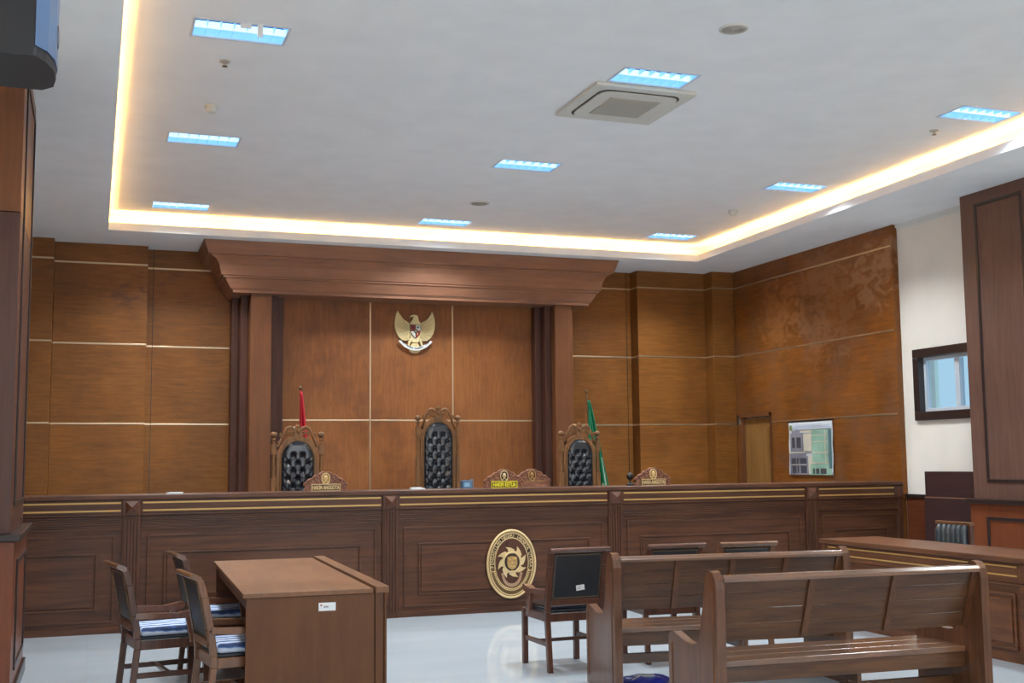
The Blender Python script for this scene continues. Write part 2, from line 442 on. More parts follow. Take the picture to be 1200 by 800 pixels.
# portal: two stepped pilasters and a deep cornice
tr = sempty('trim_1')
for sgn in (1, -1):
    cx = 4.26
    def bx(a, b, y, nm, mat):
        x0, x1 = (cx - a, cx - b) if sgn == 1 else (cx + b, cx + a)
        MB().box(x0, x1, y, 16.51, 0, 4.0).build(nm, mat, tr, .006)
    bx(2.32, 2.04, 15.75, 'pilaster', M['post_wood'])
    bx(2.42, 2.321, 16.0, 'pilaster_fillet', M['fillet'])
    bx(2.51, 2.421, 16.25, 'pilaster_fillet', M['fillet'])
    bx(2.039, 1.94, 15.90, 'pilaster_fillet', M['fillet'])
    bx(1.939, 1.84, 16.05, 'pilaster_fillet', M['fillet'])
# cornice profile: (outward offset 0..1, height); 0 = tight round the pilasters
prof = [(0, 3.87), (.0, 3.90), (.10, 3.93), (.20, 4.00), (.27, 4.055), (.34, 4.06), (.34, 4.085), (.40, 4.09), (.43, 4.14), (.48, 4.22), (.58, 4.29), (.70, 4.325), (.74, 4.33), (.74, 4.345), (.84, 4.35), (1., ZS - .002)]
cm = MB(); rings = []
for (t, z) in prof:
    dx = .40 * t; dy = .22 * t
    rings.append([(1.70 - dx, 16.5, z), (1.70 - dx, 15.70 - dy, z), (6.82 + dx, 15.70 - dy, z), (6.82 + dx, 16.5, z)])
for i in range(len(rings) - 1):
    for j in range(3):
        cm.add([rings[i][j], rings[i][j + 1], rings[i + 1][j + 1], rings[i + 1][j]], [(0, 1, 2, 3)])
cm.add(rings[0], [(3, 2, 1, 0)]); cm.add(rings[-1], [(0, 1, 2, 3)])
cm.add([r[0] for r in rings] + [r[3] for r in rings], [(i, i + 1, len(rings) + i + 1, len(rings) + i) for i in range(len(rings) - 1)])
cm.build('cornice', M['trim_wood'], tr)

# right wall: plaster with a window opening, veneer panels beside the platform
WY0, WY1, WZ0, WZ1 = 9.6, 11.80, 2.10, 2.87
w = MB()
w.box(XR, XR + .25, YF, WY0, 0, 5.2).box(XR, XR + .25, WY1, YB, 0, 5.2).box(XR, XR + .25, WY0, WY1, 0, WZ0).box(XR, XR + .25, WY0, WY1, WZ1, 5.2)
wr = struct(w.build('wall_right', M['plaster']))
DY0, DY1, DZT = 15.02, 15.86, 2.28
for k in range(4):
    z0, z1 = rows[k] + (.011 if k else 0), rows[k + 1] - (.011 if k < 3 else 0)
    if k == 0:
        MB().box(9.43, XR, 12.12, DY0, z0, z1).build('wood_panel', M['side_wood'], wr, .003)
        MB().box(9.43, XR, DY1, 15.998, z0, z1).build('wood_panel', M['side_wood'], wr, .003)
    elif k == 1:
        MB().box(9.43, XR, 12.12, DY0, z0, z1).box(9.43, XR, DY0, 15.998, DZT, z1).build('wood_panel', M['side_wood'], wr)
    else:
        MB().box(9.43, XR, 12.12, 15.998, z0, z1).build('wood_panel', M['side_wood'], wr, .003)
for z in rows[1:4]:
    MB().box(9.426, XR, 12.12, 15.998 if z > 2.5 else DY0, z - .011, z + .011).build('metal_strip', M['metal'], wr, .003)
MB().box(9.42, XR, 12.085, 12.119, 1.1, ZS).build('edge_trim', M['side_wood'], wr, .003)
MB().box(XR - .03, XR, 10.62, 12.08, 4.49, ZS).box(XR - .012, XR, 10.62, 12.08, 4.46, 4.49).build('crown_moulding', M['white'], wr)
MB().box(XR - .03, XR, 10.62, 12.08, 0, 1.12).build('wainscot', M['wainscot'], wr, .003)
MB().box(XR - .05, XR, 10.62, 12.08, 1.12, 1.16).build('wainscot_cap', M['black_timber'], wr, .004)
# door in the right wall
d = sempty('door_1')
f = MB().box(9.40, 9.49, DY1 - .06, DY1, DZ, DZT).box(9.40, 9.49, DY0 , DY0 + .001, DZ, DZT).box(9.38, 9.49, DY0 , DY1, DZT - .04, DZT + .02)
f.build('door_frame', M['post_wood'], d, .004)
l = MB().box(9.45, 9.49, DY0 + .002, DY1 - .062, DZ, DZT - .06)
lf = l.build('door_leaf', M['door_wood'], d, .003)
MB().prism([(DY0 + .09, DZ + .3), (DY1 - .2, DZ + .3), (DY1 - .2, DZT - .2), (DY0 + .09, DZT - .2)], 'x', 9.437, 9.452).build('raised_panel', M['door_wood'], lf, .008)
# window
wn = sempty('window_1')
def rect_frame(mb, axis_x0, axis_x1, y0, y1, z0, z1, t, m=0):
    mb.box(axis_x0, axis_x1, y0, y1, z0, z0 + t, m).box(axis_x0, axis_x1, y0, y1, z1 - t, z1, m)
    mb.box(axis_x0, axis_x1, y0, y0 + t, z0 + t, z1 - t, m).box(axis_x0, axis_x1, y1 - t, y1, z0 + t, z1 - t, m)
    return mb
rect_frame(MB(), 9.46, 9.60, WY0 - .02, WY1 + .05, WZ0 - .05, WZ1 + .05, .105).build('window_frame', M['black_timber'], wn, .006)
rect_frame(MB(), 9.54, 9.60, WY0 + .084, WY1 - .056, WZ0 + .056, WZ1 - .056, .04).build('sash_frame', M['alu'], wn, .004)
MB().box(9.55, 9.62, 11.13, 11.21, WZ0 + .1, WZ1 - .1).box(9.55, 9.62, 10.25, 10.31, WZ0 + .1, WZ1 - .1).build('mullion', M['alu'], wn, .004)
MB().box(9.575, 9.58, WY0 + .1, WY1 - .1, WZ0 + .09, WZ1 - .09).build('pane', M['glass'], wn)
nb = MB().box(11.2, 11.4, 13.72, 15.9, .5, 5.0).box(11.15, 11.45, 13.68, 15.94, 5.0, 5.08)
tag(nb.build('corridor_wall', M['outside']), 'pale greenish wall piece seen through the small window', 'wall')
# right pilaster
def pilaster(name, xf, xw, y0, y1, sg, seam=None, py0=None, py1=None):
    """xf: face plane, xw: wall plane; sg=+1 when the face looks to -X"""
    t = sempty(name)
    lo, hi = min(xf, xw), max(xf, xw)
    if seam:
        MB().box(lo, hi, y0, y1, 1.15, seam).build('shaft', M['post_dark'], t, .004)
        MB().box(lo, hi, y0, y1, seam + .006, ZS).build('shaft', M['post_wood'], t, .004)
    else:
        MB().box(lo, hi, y0, y1, 1.15, ZS).build('shaft', M['post_lit'], t, .004)
    f = xf - sg * .012
    fm = MB()
    a, b = py0 or y0 + .2, py1 or y1 - .2
    for (z0, z1) in ((1.33, 4.40),):
        rect_frame(fm, min(f, xf), max(f, xf), a, b, z0, z1, .035)
    fm.build('panel_moulding', M['black_timber'], t, .004)
    p0, p1 = (lo - .03, hi) if sg == 1 else (lo, hi + .03)
    MB().box(p0, p1, y0 - .03, y1 + .03, 0, 1.10).build('pedestal', M['ped_wood'], t, .004)
    q0, q1 = (lo - .07, hi) if sg == 1 else (lo, hi + .07)
    MB().box(q0, q1, y0 - .07, y1 + .07, 1.10, 1.15).build('ledge', M['black_timber'], t, .008)
    pf = p0 if sg == 1 else p1
    pf2 = pf - sg * .012
    rect_frame(MB(), min(pf, pf2), max(pf, pf2), a, b, .2, .96, .035).build('pedestal_moulding', M['black_timber'], t, .004)
    MB().box(min(pf, pf - sg * .02), max(pf, pf - sg * .02), y0 - .04, y1 + .04, 0, .1).box(lo if sg==1 else lo, hi, y0 - .05, y0 - .03, 0, .1).build('plinth', M['black_timber'], t, .004)
    return t
pilaster('trim_2', 9.17, XR, 9.30, 10.55, 1, None, 9.62, 10.33)
pilaster('trim_3', -.51, XL - .1, 8.65, 10.20, -1, 3.35, 8.95, 10.05)
# left wall and the wall behind the photographer
wl = struct(MB().box(XL - .25, XL, YF, YB, 0, 5.2).build('wall_left', M['plaster']))
for (y0, y1) in ((10.3, 13.1), (13.11, 15.99)):
    for k in range(4):
        MB().box(XL, XL + .02, y0, y1, rows[k] + .01, rows[k + 1] - .01).build('wood_panel', M['side_wood'], wl)
struct(MB().box(XL - .3, XR + .3, YF - .25, YF, 0, 5.2).build('wall_front', M['plaster']))

# platform; its unseen top is made pale to bounce light upwards
tag(MB().box(XL + .03, 9.42, 12.95, 15.70, 0, DZ).build('platform', M['floor']), 'raised pale tiled platform behind the judges bench', 'platform')

# dark box against the right wall
t = thing('wall_cabinet', 'dark brown boxed cabinet against the cream wall below the window', 'cabinet', (9.3, 11.1, 0))
MB().box(-.02, .165, -.42, .42, 0, 1.135).build('lower_body', M['box_timber'], t, .006)
MB().box(.0, .165, -.42, .42, 1.145, 1.44).build('upper_body', M['box_timber'], t, .006)
MB().box(-.005, .165, -.42, .42, 1.135, 1.145).build('seam', M['trim_wood'], t)

# ================================================================== JUDGES' BENCH
YN = 12.10
bench = thing('judges_bench', 'long dark panelled judges bench with two gold lines along its top', 'bench', (4.24, YN, 0))
ox = 4.24
def lx(v): return v - ox
posts = [.375, 2.95, 5.53, 8.10]
BT = 1.315
MB().box(lx(XL + .05), lx(9.405), -.055, .55, BT - .045, BT).build('worktop', M['bench_x'], bench, .008)
MB().box(lx(XL + .05), lx(9.405), .55, .86, 1.16, 1.20).build('inner_worktop', M['bench_x'], bench, .006)
ends = [XL + .05] + posts + [9.405]
PW = .085
for i in range(5):
    a = ends[i] + (PW if i else 0); b = ends[i + 1] - (PW if i < 4 else 0)
    a = lx(a) + .002; b = lx(b) - .002
    p = MB().box(a, b, 0, .05, .0, BT - .046)
    sec = p.build('front_panel', M['bench_x'], bench)
    # frieze, ledge and reeding
    m = MB()
    m.box(a, b, -.03, .0, 1.135, BT - .046)
    m.box(a, b, -.042, .0, 1.118, 1.132)
    for k in range(6):
        z = 1.108 - k * .022
        m.box(a, b, -.022, 0, z - .017, z)
    m.build('frieze', M['bench_x'], sec, .003)
    for z in (1.24, 1.165):
        MB().box(a + .015, b - .015, -.034, -.028, z - .008, z + .008).build('gold_inlay', M['gold_line'], sec)
    # outer frame and raised inner field
    fr = MB()
    def fr4(y, x0, x1, z0, z1, w_):
        fr.box(x0, x1, y, 0, z0, z0 + w_).box(x0, x1, y, 0, z1 - w_, z1).box(x0, x0 + w_, y, 0, z0 + w_, z1 - w_).box(x1 - w_, x1, y, 0, z0 + w_, z1 - w_)
    fr4(-.014, a + .06, b - .06, .10, .93, .022)
    fr4(-.016, a + .22, b - .22, .22, .76, .018)
    fr.build('panel_moulding', M['bench_x'], sec, .004)
    MB().box(a + .25, b - .25, -.01, .0, .25, .73).build('raised_field', M['bench_x'], sec, .006)
    MB().box(a, b, -.02, 0, 0, .06).build('skirting', M['bench_x'], sec, .003)
for x in posts:
    x = lx(x)
    p = MB().box(x - PW, x + PW, -.03, .05, 0, 1.115)
    for k in range(5):
        u = x - .062 + k * .031
        p.box(u - .008, u + .008, -.042, -.03, .06, 1.10)
    po = p.build('post', M['bench_z'], bench, .003)
    q = MB().box(x - PW, x + PW, -.045, .05, 1.118, BT - .046)
    q.box(x - PW + .012, x + PW - .012, -.052, -.045, 1.13, BT - .058)
    q.add([(x - .06, -.052, 1.135), (x + .06, -.052, 1.135), (x + .06, -.052, 1.255), (x - .06, -.052, 1.255), (x, -.09, 1.195)], [(0, 1, 4), (1, 2, 4), (2, 3, 4), (3, 0, 4)])
    q.build('post_block', M['bench_z'], po)
MB().box(lx(9.34), lx(9.405), -.03, 0, 0, 1.27).build('end_stile', M['bench_z'], bench, .003)
MB().box(lx(9.28), lx(9.404), -.05, -.03, 1.13, 1.26).build('end_block', M['bench_z'], bench, .01)

# oval court emblem on the bench front
em = thing('court_emblem', 'oval gold and brown court emblem mounted on the judges bench front', 'emblem', (4.285, YN - .016, .507))
RX, RZ = .278, .362
def ell(rx, rz, a0=0, a1=360, n=64, y=0., cx=0, cz=0):
    k = n if (a1 - a0) >= 360 else n + 1
    return [(cx + rx * math.cos(R(a0 + (a1 - a0) * i / n)), y, cz + rz * math.sin(R(a0 + (a1 - a0) * i / n))) for i in range(k)]
def ell2(rx, rz, n=48, cx=0, cz=0): return [(cx + rx * math.cos(2 * PI * i / n), cz + rz * math.sin(2 * PI * i / n)) for i in range(n)]
bk = MB().prism(ell2(RX, RZ), 'y', -.022, 0).build('backing', M['bench_x'], em)
MB().prism([(x, z) for x, y, z in ell(RX - .02, RZ - .02, 188, 352)] , 'y', -.026, -.02).build('lower_field', plain('olive_gold_field', (104, 74, 36), .6, .1, bump=.1), em)
MB().prism(ell2(.185, .245, cz=.01), 'y', -.029, -.02).build('centre_field', M['bench_z'], em)
rm = MB().tube(ell(RX - .006, RZ - .006, y=-.022), .013, 8, True).tube(ell(RX - .032, RZ - .032, y=-.024), .007, 8, True)
rm.build('rim', M['gold'], em)
im = MB().tube(ell(RX - .086, RZ - .098, -14, 194, y=-.024, cz=.012), .006, 8)
for s_ in (1, -1):
    im.tube([(s_ * .187, -.024, -.052), (s_ * .2, -.024, -.075), (s_ * .222, -.024, -.078), (s_ * .238, -.024, -.068)], .005, 6)
im.build('inner_rim', M['gold'], em)
band = MB()
arc = [(x, z) for x, y, z in ell(RX - .036, RZ - .036, -12, 192)] + [(x, z) for x, y, z in ell(RX - .084, RZ - .094, -12, 192, cz=.01)][::-1]
band.prism(arc, 'y', -.0225, -.02).build('text_band', M['ink'], em)
tx = MB(); words_ = 'PENGADILAN NEGERI JAKARTA UTARA'
n = len(words_)
for i, ch in enumerate(words_):
    if ch == ' ': continue
    a = 186 - (192) * i / (n - 1)
    rx, rz = RX - .059, RZ - .066
    x, z = rx * math.cos(R(a)), rz * math.sin(R(a)) + .004
    nx_, nz_ = math.cos(R(a)) / rx, math.sin(R(a)) / rz
    ang = math.atan2(nz_, nx_) - PI / 2
    text_to(tx, ch, .046, Matrix.Translation((x, -.027, z)) @ Matrix.Rotation(-ang, 4, 'Y') @ Matrix.Rotation(PI / 2, 4, 'X'), .006, 0, .0006)
tx.build('lettering', M['gold'], em)
star = MB()
for k in range(8):
    a0 = R(90 + 45 * k + 14)
    def pol(a, r): return (1.34 * r * math.cos(a), 1.38 * r * math.sin(a) + .02)
    star.prism([pol(a0 - R(38), .072), pol(a0 - R(26), .098), pol(a0 - R(8), .112), pol(a0 + R(10), .128), pol(a0 + R(5), .100), pol(a0 + R(10), .072)], 'y', -.042, -.028)
star.prism(ell2(.11, .122, cz=.02), 'y', -.038, -.028).build('star', M['gold'], em)
cr = MB().tube(ell(.093, .104, y=-.042, cz=.02, n=40), .008, 8, True).build('star_ring', M['gold'], em)
MB().prism(ell2(.086, .097, cz=.02), 'y', -.041, -.036).build('star_centre', M['ink'], em)
sh = MB().prism([(-.055, .075), (0, .085), (.055, .075), (.058, .0), (.04, -.04), (0, -.062), (-.04, -.04), (-.058, .0)], 'y', -.050, -.040)
sh.ball((-.028, -.05, .042), .017, .009, .016).ball((.028, -.05, .05), .019, .009, .016).ball((0, -.05, .004), .016, .009, .014).ball((0, -.05, -.03), .024, .007, .010)
sh.build('shield', M['gold_dark'], em)
rb = [(x, z) for x, y, z in ell(.112, .125, 186, 354, cz=-.118)] + [(x, z) for x, y, z in ell(.086, .088, 186, 354, cz=-.118)][::-1]
MB().prism(rb, 'y', -.034, -.02).prism([(-.112, -.13), (-.122, -.10), (-.10, -.085), (-.084, -.12)], 'y', -.036, -.02).prism([(.112, -.13), (.122, -.10), (.10, -.085), (.084, -.12)], 'y', -.036, -.02).build('ribbon', plain('rose_gold_ribbon', (178, 138, 108), .5, .2, bump=.1), em)
wh = MB()
for i in range(34):
    a = 196 + (344 - 196) * i / 33
    rx, rz = RX - .078, RZ - .09
    for o_ in (-.008, .008):
        x, z = (rx + o_) * math.cos(R(a)), (rz + o_) * math.sin(R(a))
        wh.ball((x, -.030, z), .0085, .006, .0085, 6)
wh.build('wheat_garland', M['gold'], em)

# ------------------------------------------------------------------ carved name plates
def scroll(cx, cz, r0, turns, a0, sg, y, n=22, lead=None):
    pts = []
    for i in range(n + 1):
        t = i / n; a = a0 + sg * turns * 2 * PI * t; r = r0 * (1 - .8 * t)
        pts.append((cx + r * math.cos(a), y, cz + r * math.sin(a)))
    return pts
def nameplate(label, loc, rz, text, style):
    t = thing('name_plate', label, 'name plate', loc, rz, 'carved name plates on the judges bench')
    W = .235
    half = [(0, .205), (.03, .203), (.06, .19), (.075, .172), (.10, .172), (.125, .158), (.14, .135), (.165, .132), (.19, .118), (.2, .10), (.225, .088), (.232, .065), (.215, .045), (.228, .02), (.22, .0)]
    poly = half + [(-x, z) for x, z in half[::-1] if x > 0]
    bd = MB().prism(poly, 'y', .0, .03)
    bd.build('carved_board', M['carving'], t, .004)
    sc = MB()
    for s_ in (1, -1):
        for (cx, cz, r0, tn, a0) in ((.095, .135, .03, 1.2, 1.6), (.15, .098, .028, 1.2, 1.8), (.2, .065, .024, 1.2, 1.2), (.085, .09, .02, 1., 4.), (.196, .02, .018, 1., 2.), (.05, .17, .02, 1., .5)):
            pts = scroll(cx, cz, r0, tn, a0, -1, -.004)
            sc.tube([(s_ * p[0], p[1], p[2]) for p in pts], [.0095 - .005 * i / 22 for i in range(23)], 6)
    sc.tube([(x, -.002, z - .006) for x, z in half[:10][::-1]] + [(-x, -.002, z - .006) for x, z in half[1:10]], .006, 6)
    sc.build('scrollwork', M['carving'], t)
    if style != 'bare':
        g = MB().prism(ell2(.047, .062, 32, 0, .128), 'y', -.012, 0)
        g.build('medallion', M['plate_dark'] if style == 'dark' else M['gold_dark'], t)
    g = MB().tube(ell(.043, .058, y=-.013, cz=.128, n=32), .0055, 6, True)
    g.ball((0, -.014, .142), .02, .008, .022).tube([(-.024, -.014, .088), (.0, -.016, .108), (.022, -.014, .135)], .005, 6).tube([(.024, -.014, .088), (.0, -.016, .108), (-.022, -.014, .135)], .005, 6)
    g.build('medallion_relief', M['gold'] if style != 'bare' else M['gold_dark'], t)
    PWd = .152
    if style == 'dark':
        pl = MB().box(-PWd, PWd, -.014, 0, .0, .072).build('plate', M['plate_dark'], t)
        rect = MB().box(-PWd, PWd, -.019, -.013, .066, .074).box(-PWd, PWd, -.019, -.013, -.0, .006).box(-PWd, -PWd + .007, -.019, -.013, .006, .066).box(PWd - .007, PWd, -.019, -.013, .006, .066)
        rect.build('plate_border', M['yellow'], pl)
        tx = MB(); text_to(tx, text, .062, face_front(0, -.019, .034) @ Matrix.Diagonal((.66, 1, 1, 1)), .008, 0, .002)
        tx.build('lettering', M['yellow'], pl)
    elif style == 'gold':
        pl = MB().box(-PWd, PWd, -.014, 0, .0, .072).build('plate', M['ink'], t)
        rect = MB().box(-PWd, PWd, -.019, -.013, .066, .074).box(-PWd, PWd, -.019, -.013, -.0, .006).box(-PWd, -PWd + .007, -.019, -.013, .006, .066).box(PWd - .007, PWd, -.019, -.013, .006, .066)
        rect.build('plate_border', M['gold'], pl)
        tx = MB(); text_to(tx, text, .058, face_front(0, -.019, .034) @ Matrix.Diagonal((.58, 1, 1, 1)), .008, 0, .002)
        tx.build('lettering', M['gold'], pl)
    else:
        pl = MB().box(-PWd, PWd, -.012, 0, .0, .068).build('plate', M['carving'], t)
        MB().box(-PWd, PWd, -.016, -.011, .062, .069).build('plate_border', M['gold_dark'], pl)
    return t
BY = 12.33
nameplate('carved plate with gold HAKIM ANGGOTA panel in front of the left judge chair', (2.315, BY, BT), 0, 'HAKIM ANGGOTA', 'gold')
nameplate('carved plate with yellow HAKIM KETUA lettering at the bench centre', (4.30, BY, BT), 0, 'HAKIM KETUA', 'dark')
nameplate('carved plate without gold panel just behind the yellow lettered one', (4.73, 12.60, BT), 0, '', 'bare')
nameplate('carved plate with gold HAKIM ANGGOTA panel on the bench right of the green flag', (6.13, BY, BT), 0, 'HAKIM ANGGOTA', 'gold')

# things on the bench
t = thing('desk_microphone', 'small black rounded desk device left of the right hand name plate', 'device', (5.90, 12.46, BT))
MB().lathe([(.045, 0), (.05, .012), (.03, .022), (.012, .03), (.012, .07)]).build('base', M['black'], t)
MB().ball((0, 0, .105), .042, .036, .045, 14).build('head', M['black'], t)
t = thing('tissue_box', 'small blue grey box on the bench right of the tall centre chair', 'box', (3.92, 12.5, BT))
MB().box(-.06, .05, -.05, .05, 0, .085).build('carton', M['blue_box'], t, .004)
MB().box(-.04, .02, -.052, -.05, .015, .06).build('printed_front', plain('pale_blue_print', (130, 168, 196), .5, bump=.02), t)
MB().box(.055, .066, -.045, .05, 0, .10).build('side_card', M['poster_grey'], t, .002)
o = MB().box(-.075, .075, -.05, .05, 0, .012).box(-.07, .04, -.045, .05, .0125, .02).build('paper_stack', M['paper']); o.location = (3.32, 12.36, BT)
tag(o, 'flat white papers on the bench below the tall centre chair', 'paper')
o = MB().box(-.08, .08, -.05, .05, 0, .01).box(-.05, .08, -.045, .05, .0105, .014).build('paper_stack', M['paper']); o.location = (.79, 12.36, BT)
tag(o, 'thin white papers lying on the left part of the bench top', 'paper')

# ================================================================== JUDGES' CHAIRS
def throne(label, loc, rz, W, topz, posttop, leather_top, lw):
    """origin on the platform; faces -Y; heights measured from the platform"""
    t = thing('judge_chair', label, 'chair', loc, rz, 'carved judge chairs behind the bench')
    hw = W / 2 - .03; lh = lw / 2; sz = .50
    # upright posts with turned tops
    for s_ in (1, -1):
        p = MB()
        p.box(s_ * hw - .026, s_ * hw + .026, -.028, .028, 0, posttop - .52)
        prof_ = [(.020, posttop - .52), (.026, posttop - .50), (.018, posttop - .47), (.024, posttop - .42), (.019, posttop - .30), (.022, posttop - .26)]
        p.lathe(prof_, (s_ * hw, 0, 0), 12)
        p.box(s_ * hw - .027, s_ * hw + .027, -.028, .028, posttop - .26, posttop - .14)
        p.lathe([(.016, posttop - .14), (.02, posttop - .125), (.014, posttop - .115), (.024, posttop - .10), (.026, posttop - .085), (.014, posttop - .068), (.016, posttop - .06)], (s_ * hw, 0, 0), 12)
        po = p.build('back_post', M['throne'], t, .003)
        MB().ball((s_ * hw, 0, posttop - .034), .041, .04, .036, 12).build('finial', M['throne'], po)
    # arched back board with an opening for the leather
    def arch(hwid, z0, ztop, n=16):
        r = hwid; zc = ztop - r * 1.15
        return [(-hwid, z0)] + [(hwid * -math.cos(PI * i / n), zc + r * 1.15 * math.sin(PI * i / n)) for i in range(n + 1)] + [(hwid, z0)]
    outer = arch(hw - .034, sz, leather_top + .06)
    inner = arch(lh, sz + .12, leather_top)
    bm = MB(); n = len(outer)
    for y in (-.018, .024):
        bm.add([(x, y, z) for x, z in outer] + [(x, y, z) for x, z in inner], [(i, i + 1, n + i + 1, n + i) for i in range(n - 1)])
    for P in (outer, inner):
        bm.add([(x, -.018, z) for x, z in P] + [(x, .024, z) for x, z in P], [(i, i + 1, n + i + 1, n + i) for i in range(n - 1)])
    bm.box(-lh, lh, -.018, .024, sz, sz + .12)
    bm.tube([(x * 1.05, -.02, z + .012) for x, z in inner], .008, 6)
    bo = bm.build('back_frame', M['throne'], t)
    MB().prism(inner, 'y', .0, .022).build('rear_cover', M['leather_back'], t)
    # tufted leather
    nu, nv = 40, 72
    z0 = sz + .12; r = lh; zc = leather_top - r * 1.15
    buttons = []
    k = 0; zz = leather_top - .17
    while zz > z0 + .03:
        xs_ = (-.28, .28) if k % 2 == 0 else (-.62, 0, .62)
        buttons += [(u * lh, zz) for u in xs_]; k += 1; zz -= .088
    vs = []
    for j in range(nv + 1):
        z = z0 + (leather_top - z0) * j / nv
        w_ = lh if z <= zc else lh * math.sqrt(max(0.0004, 1 - ((z - zc) / (r * 1.15)) ** 2))
        for i in range(nu + 1):
            u = -1 + 2 * i / nu; x = u * w_
            edge = (1 - abs(u) ** 6) * min(1, (leather_top - z) / .05 + .1)
            d_ = .045 * max(edge, 0) ** .5
            for (bx_, bz_) in buttons:
                q = math.hypot(x - bx_, z - bz_)
                d_ -= .021 * math.exp(-(q / .026) ** 2)
            # pleats running diagonally between the buttons
            a_ = (x / (.56 * lh) + z / .176) ; b_ = (x / (.56 * lh) - z / .176)
            off = (leather_top - .17) / .176
            pa = abs(math.sin(PI * (a_ - off - .5))); pb = abs(math.sin(PI * (b_ + off - .5)))
            if z < leather_top - .14:
                d_ -= .010 * (math.exp(-(pa / .22) ** 2) + math.exp(-(pb / .22) ** 2)) * max(edge, 0)
            vs.append((x, -.006 - max(d_, 0), z))
    fs = [(j * (nu + 1) + i, j * (nu + 1) + i + 1, (j + 1) * (nu + 1) + i + 1, (j + 1) * (nu + 1) + i) for j in range(nv) for i in range(nu)]
    pad = MB().add(vs, fs, 0, True).build('tufted_back', M['leather'], t)
    bt = MB()
    for (bx_, bz_) in buttons: bt.ball((bx_, -.022, bz_), .009, .006, .009, 8)
    bt.build('button_set', M['leather'], pad)
    path = []
    for i in range(len(inner) - 1):
        (x0, zz0), (x1, zz1) = inner[i], inner[i + 1]
        q = max(1, int(math.hypot(x1 - x0, zz1 - zz0) / .014))
        for kk in range(q): path.append((x0 + (x1 - x0) * kk / q, -.022, zz0 + (zz1 - zz0) * kk / q))
    nl = MB().tube(path, [.0075 if i % 2 == 0 else .003 for i in range(len(path))], 6)
    nl.build('nail_trim', M['nail'], pad)
    # carved crest
    cz = leather_top + .07
    cr_ = MB()
    ch = topz - cz
    cr_.prism([(-.035, cz - .05), (.035, cz - .05), (.045, cz + .0), (.028, cz + ch * .45), (.034, cz + ch * .62), (.022, cz + ch * .86), (0, topz), (-.022, cz + ch * .86), (-.034, cz + ch * .62), (-.028, cz + ch * .45), (-.045, cz)], 'y', -.03, .02)
    for s_ in (1, -1):
        # big sweeping arm from the centre to the post
        A = [(.03, cz + ch * .35), (.055, cz + ch * .62), (.09, cz + ch * .72), (.125, cz + ch * .6), (.145, cz + ch * .3), (.165, cz + .0), (hw - .05, posttop - .17), (hw - .02, posttop - .15)]
        cr_.tube([(s_ * x, -.01, z) for x, z in A], [.015, .017, .018, .016, .015, .016, .016, .012], 8)
        for (cx, czz, r0, a0, sg) in ((.085, cz + ch * .34, .034, 2.2, -1), (.13, cz + ch * .12, .030, .5, 1), (.175, cz - .01, .030, 1.2, -1), (hw - .055, posttop - .12, .026, 2., 1), (.06, cz + ch * .1, .028, 3.4, -1)):
            pts = scroll(cx, czz, r0, 1.25, a0, sg, -.014, 18)
            cr_.tube([(s_ * p[0], p[1], p[2]) for p in pts], [.011 - .005 * i / 18 for i in range(19)], 6)
        cr_.prism([(s_ * (hw - .07), posttop - .23), (s_ * (hw - .02), posttop - .20), (s_ * (hw - .02), posttop - .29), (s_ * (hw - .05), posttop - .29)], 'y', -.012, .014)
    cr_.ball((0, -.035, cz + ch * .35), .022, .012, .03).ball((0, -.03, topz - .03), .018, .012, .022)
    cr_.build('carved_crest', M['throne'], t)
    # seat, arms, legs
    MB().box(-hw, hw, -.50, .02, .36, .44).build('seat_frame', M['throne'], t, .01)
    MB().box(-hw + .02, hw - .02, -.49, -.03, .44, .52).build('seat', M['leather'], t, .03, 3)
    for s_ in (1, -1):
        MB().box(s_ * hw - .03, s_ * hw + .03, -.50, -.028, .70, .74).box(s_ * hw - .02, s_ * hw + .02, -.48, -.43, .44, .70).build('arm', M['throne'], t, .01)
        MB().lathe([(.03, 0), (.035, .03), (.02, .07), (.03, .2), (.035, .36)], (s_ * hw, -.46, 0), 12).build('leg', M['throne'], t)
    return t
throne('tallest black tufted judge chair with carved gold brown frame at the bench centre', (4.08, 14.2, DZ), 0, .58, 2.305 - DZ, 2.19 - DZ, 2.105 - DZ, .375)
throne('carved black tufted judge chair in front of the red flag', (2.21, 13.5, DZ), 0, .60, 2.055 - DZ, 1.965 - DZ, 1.862 - DZ, .375)
throne('carved black tufted judge chair in front of the green flag', (5.79, 13.7, DZ), 0, .56, 2.09 - DZ, 1.98 - DZ, 1.875 - DZ, .345)

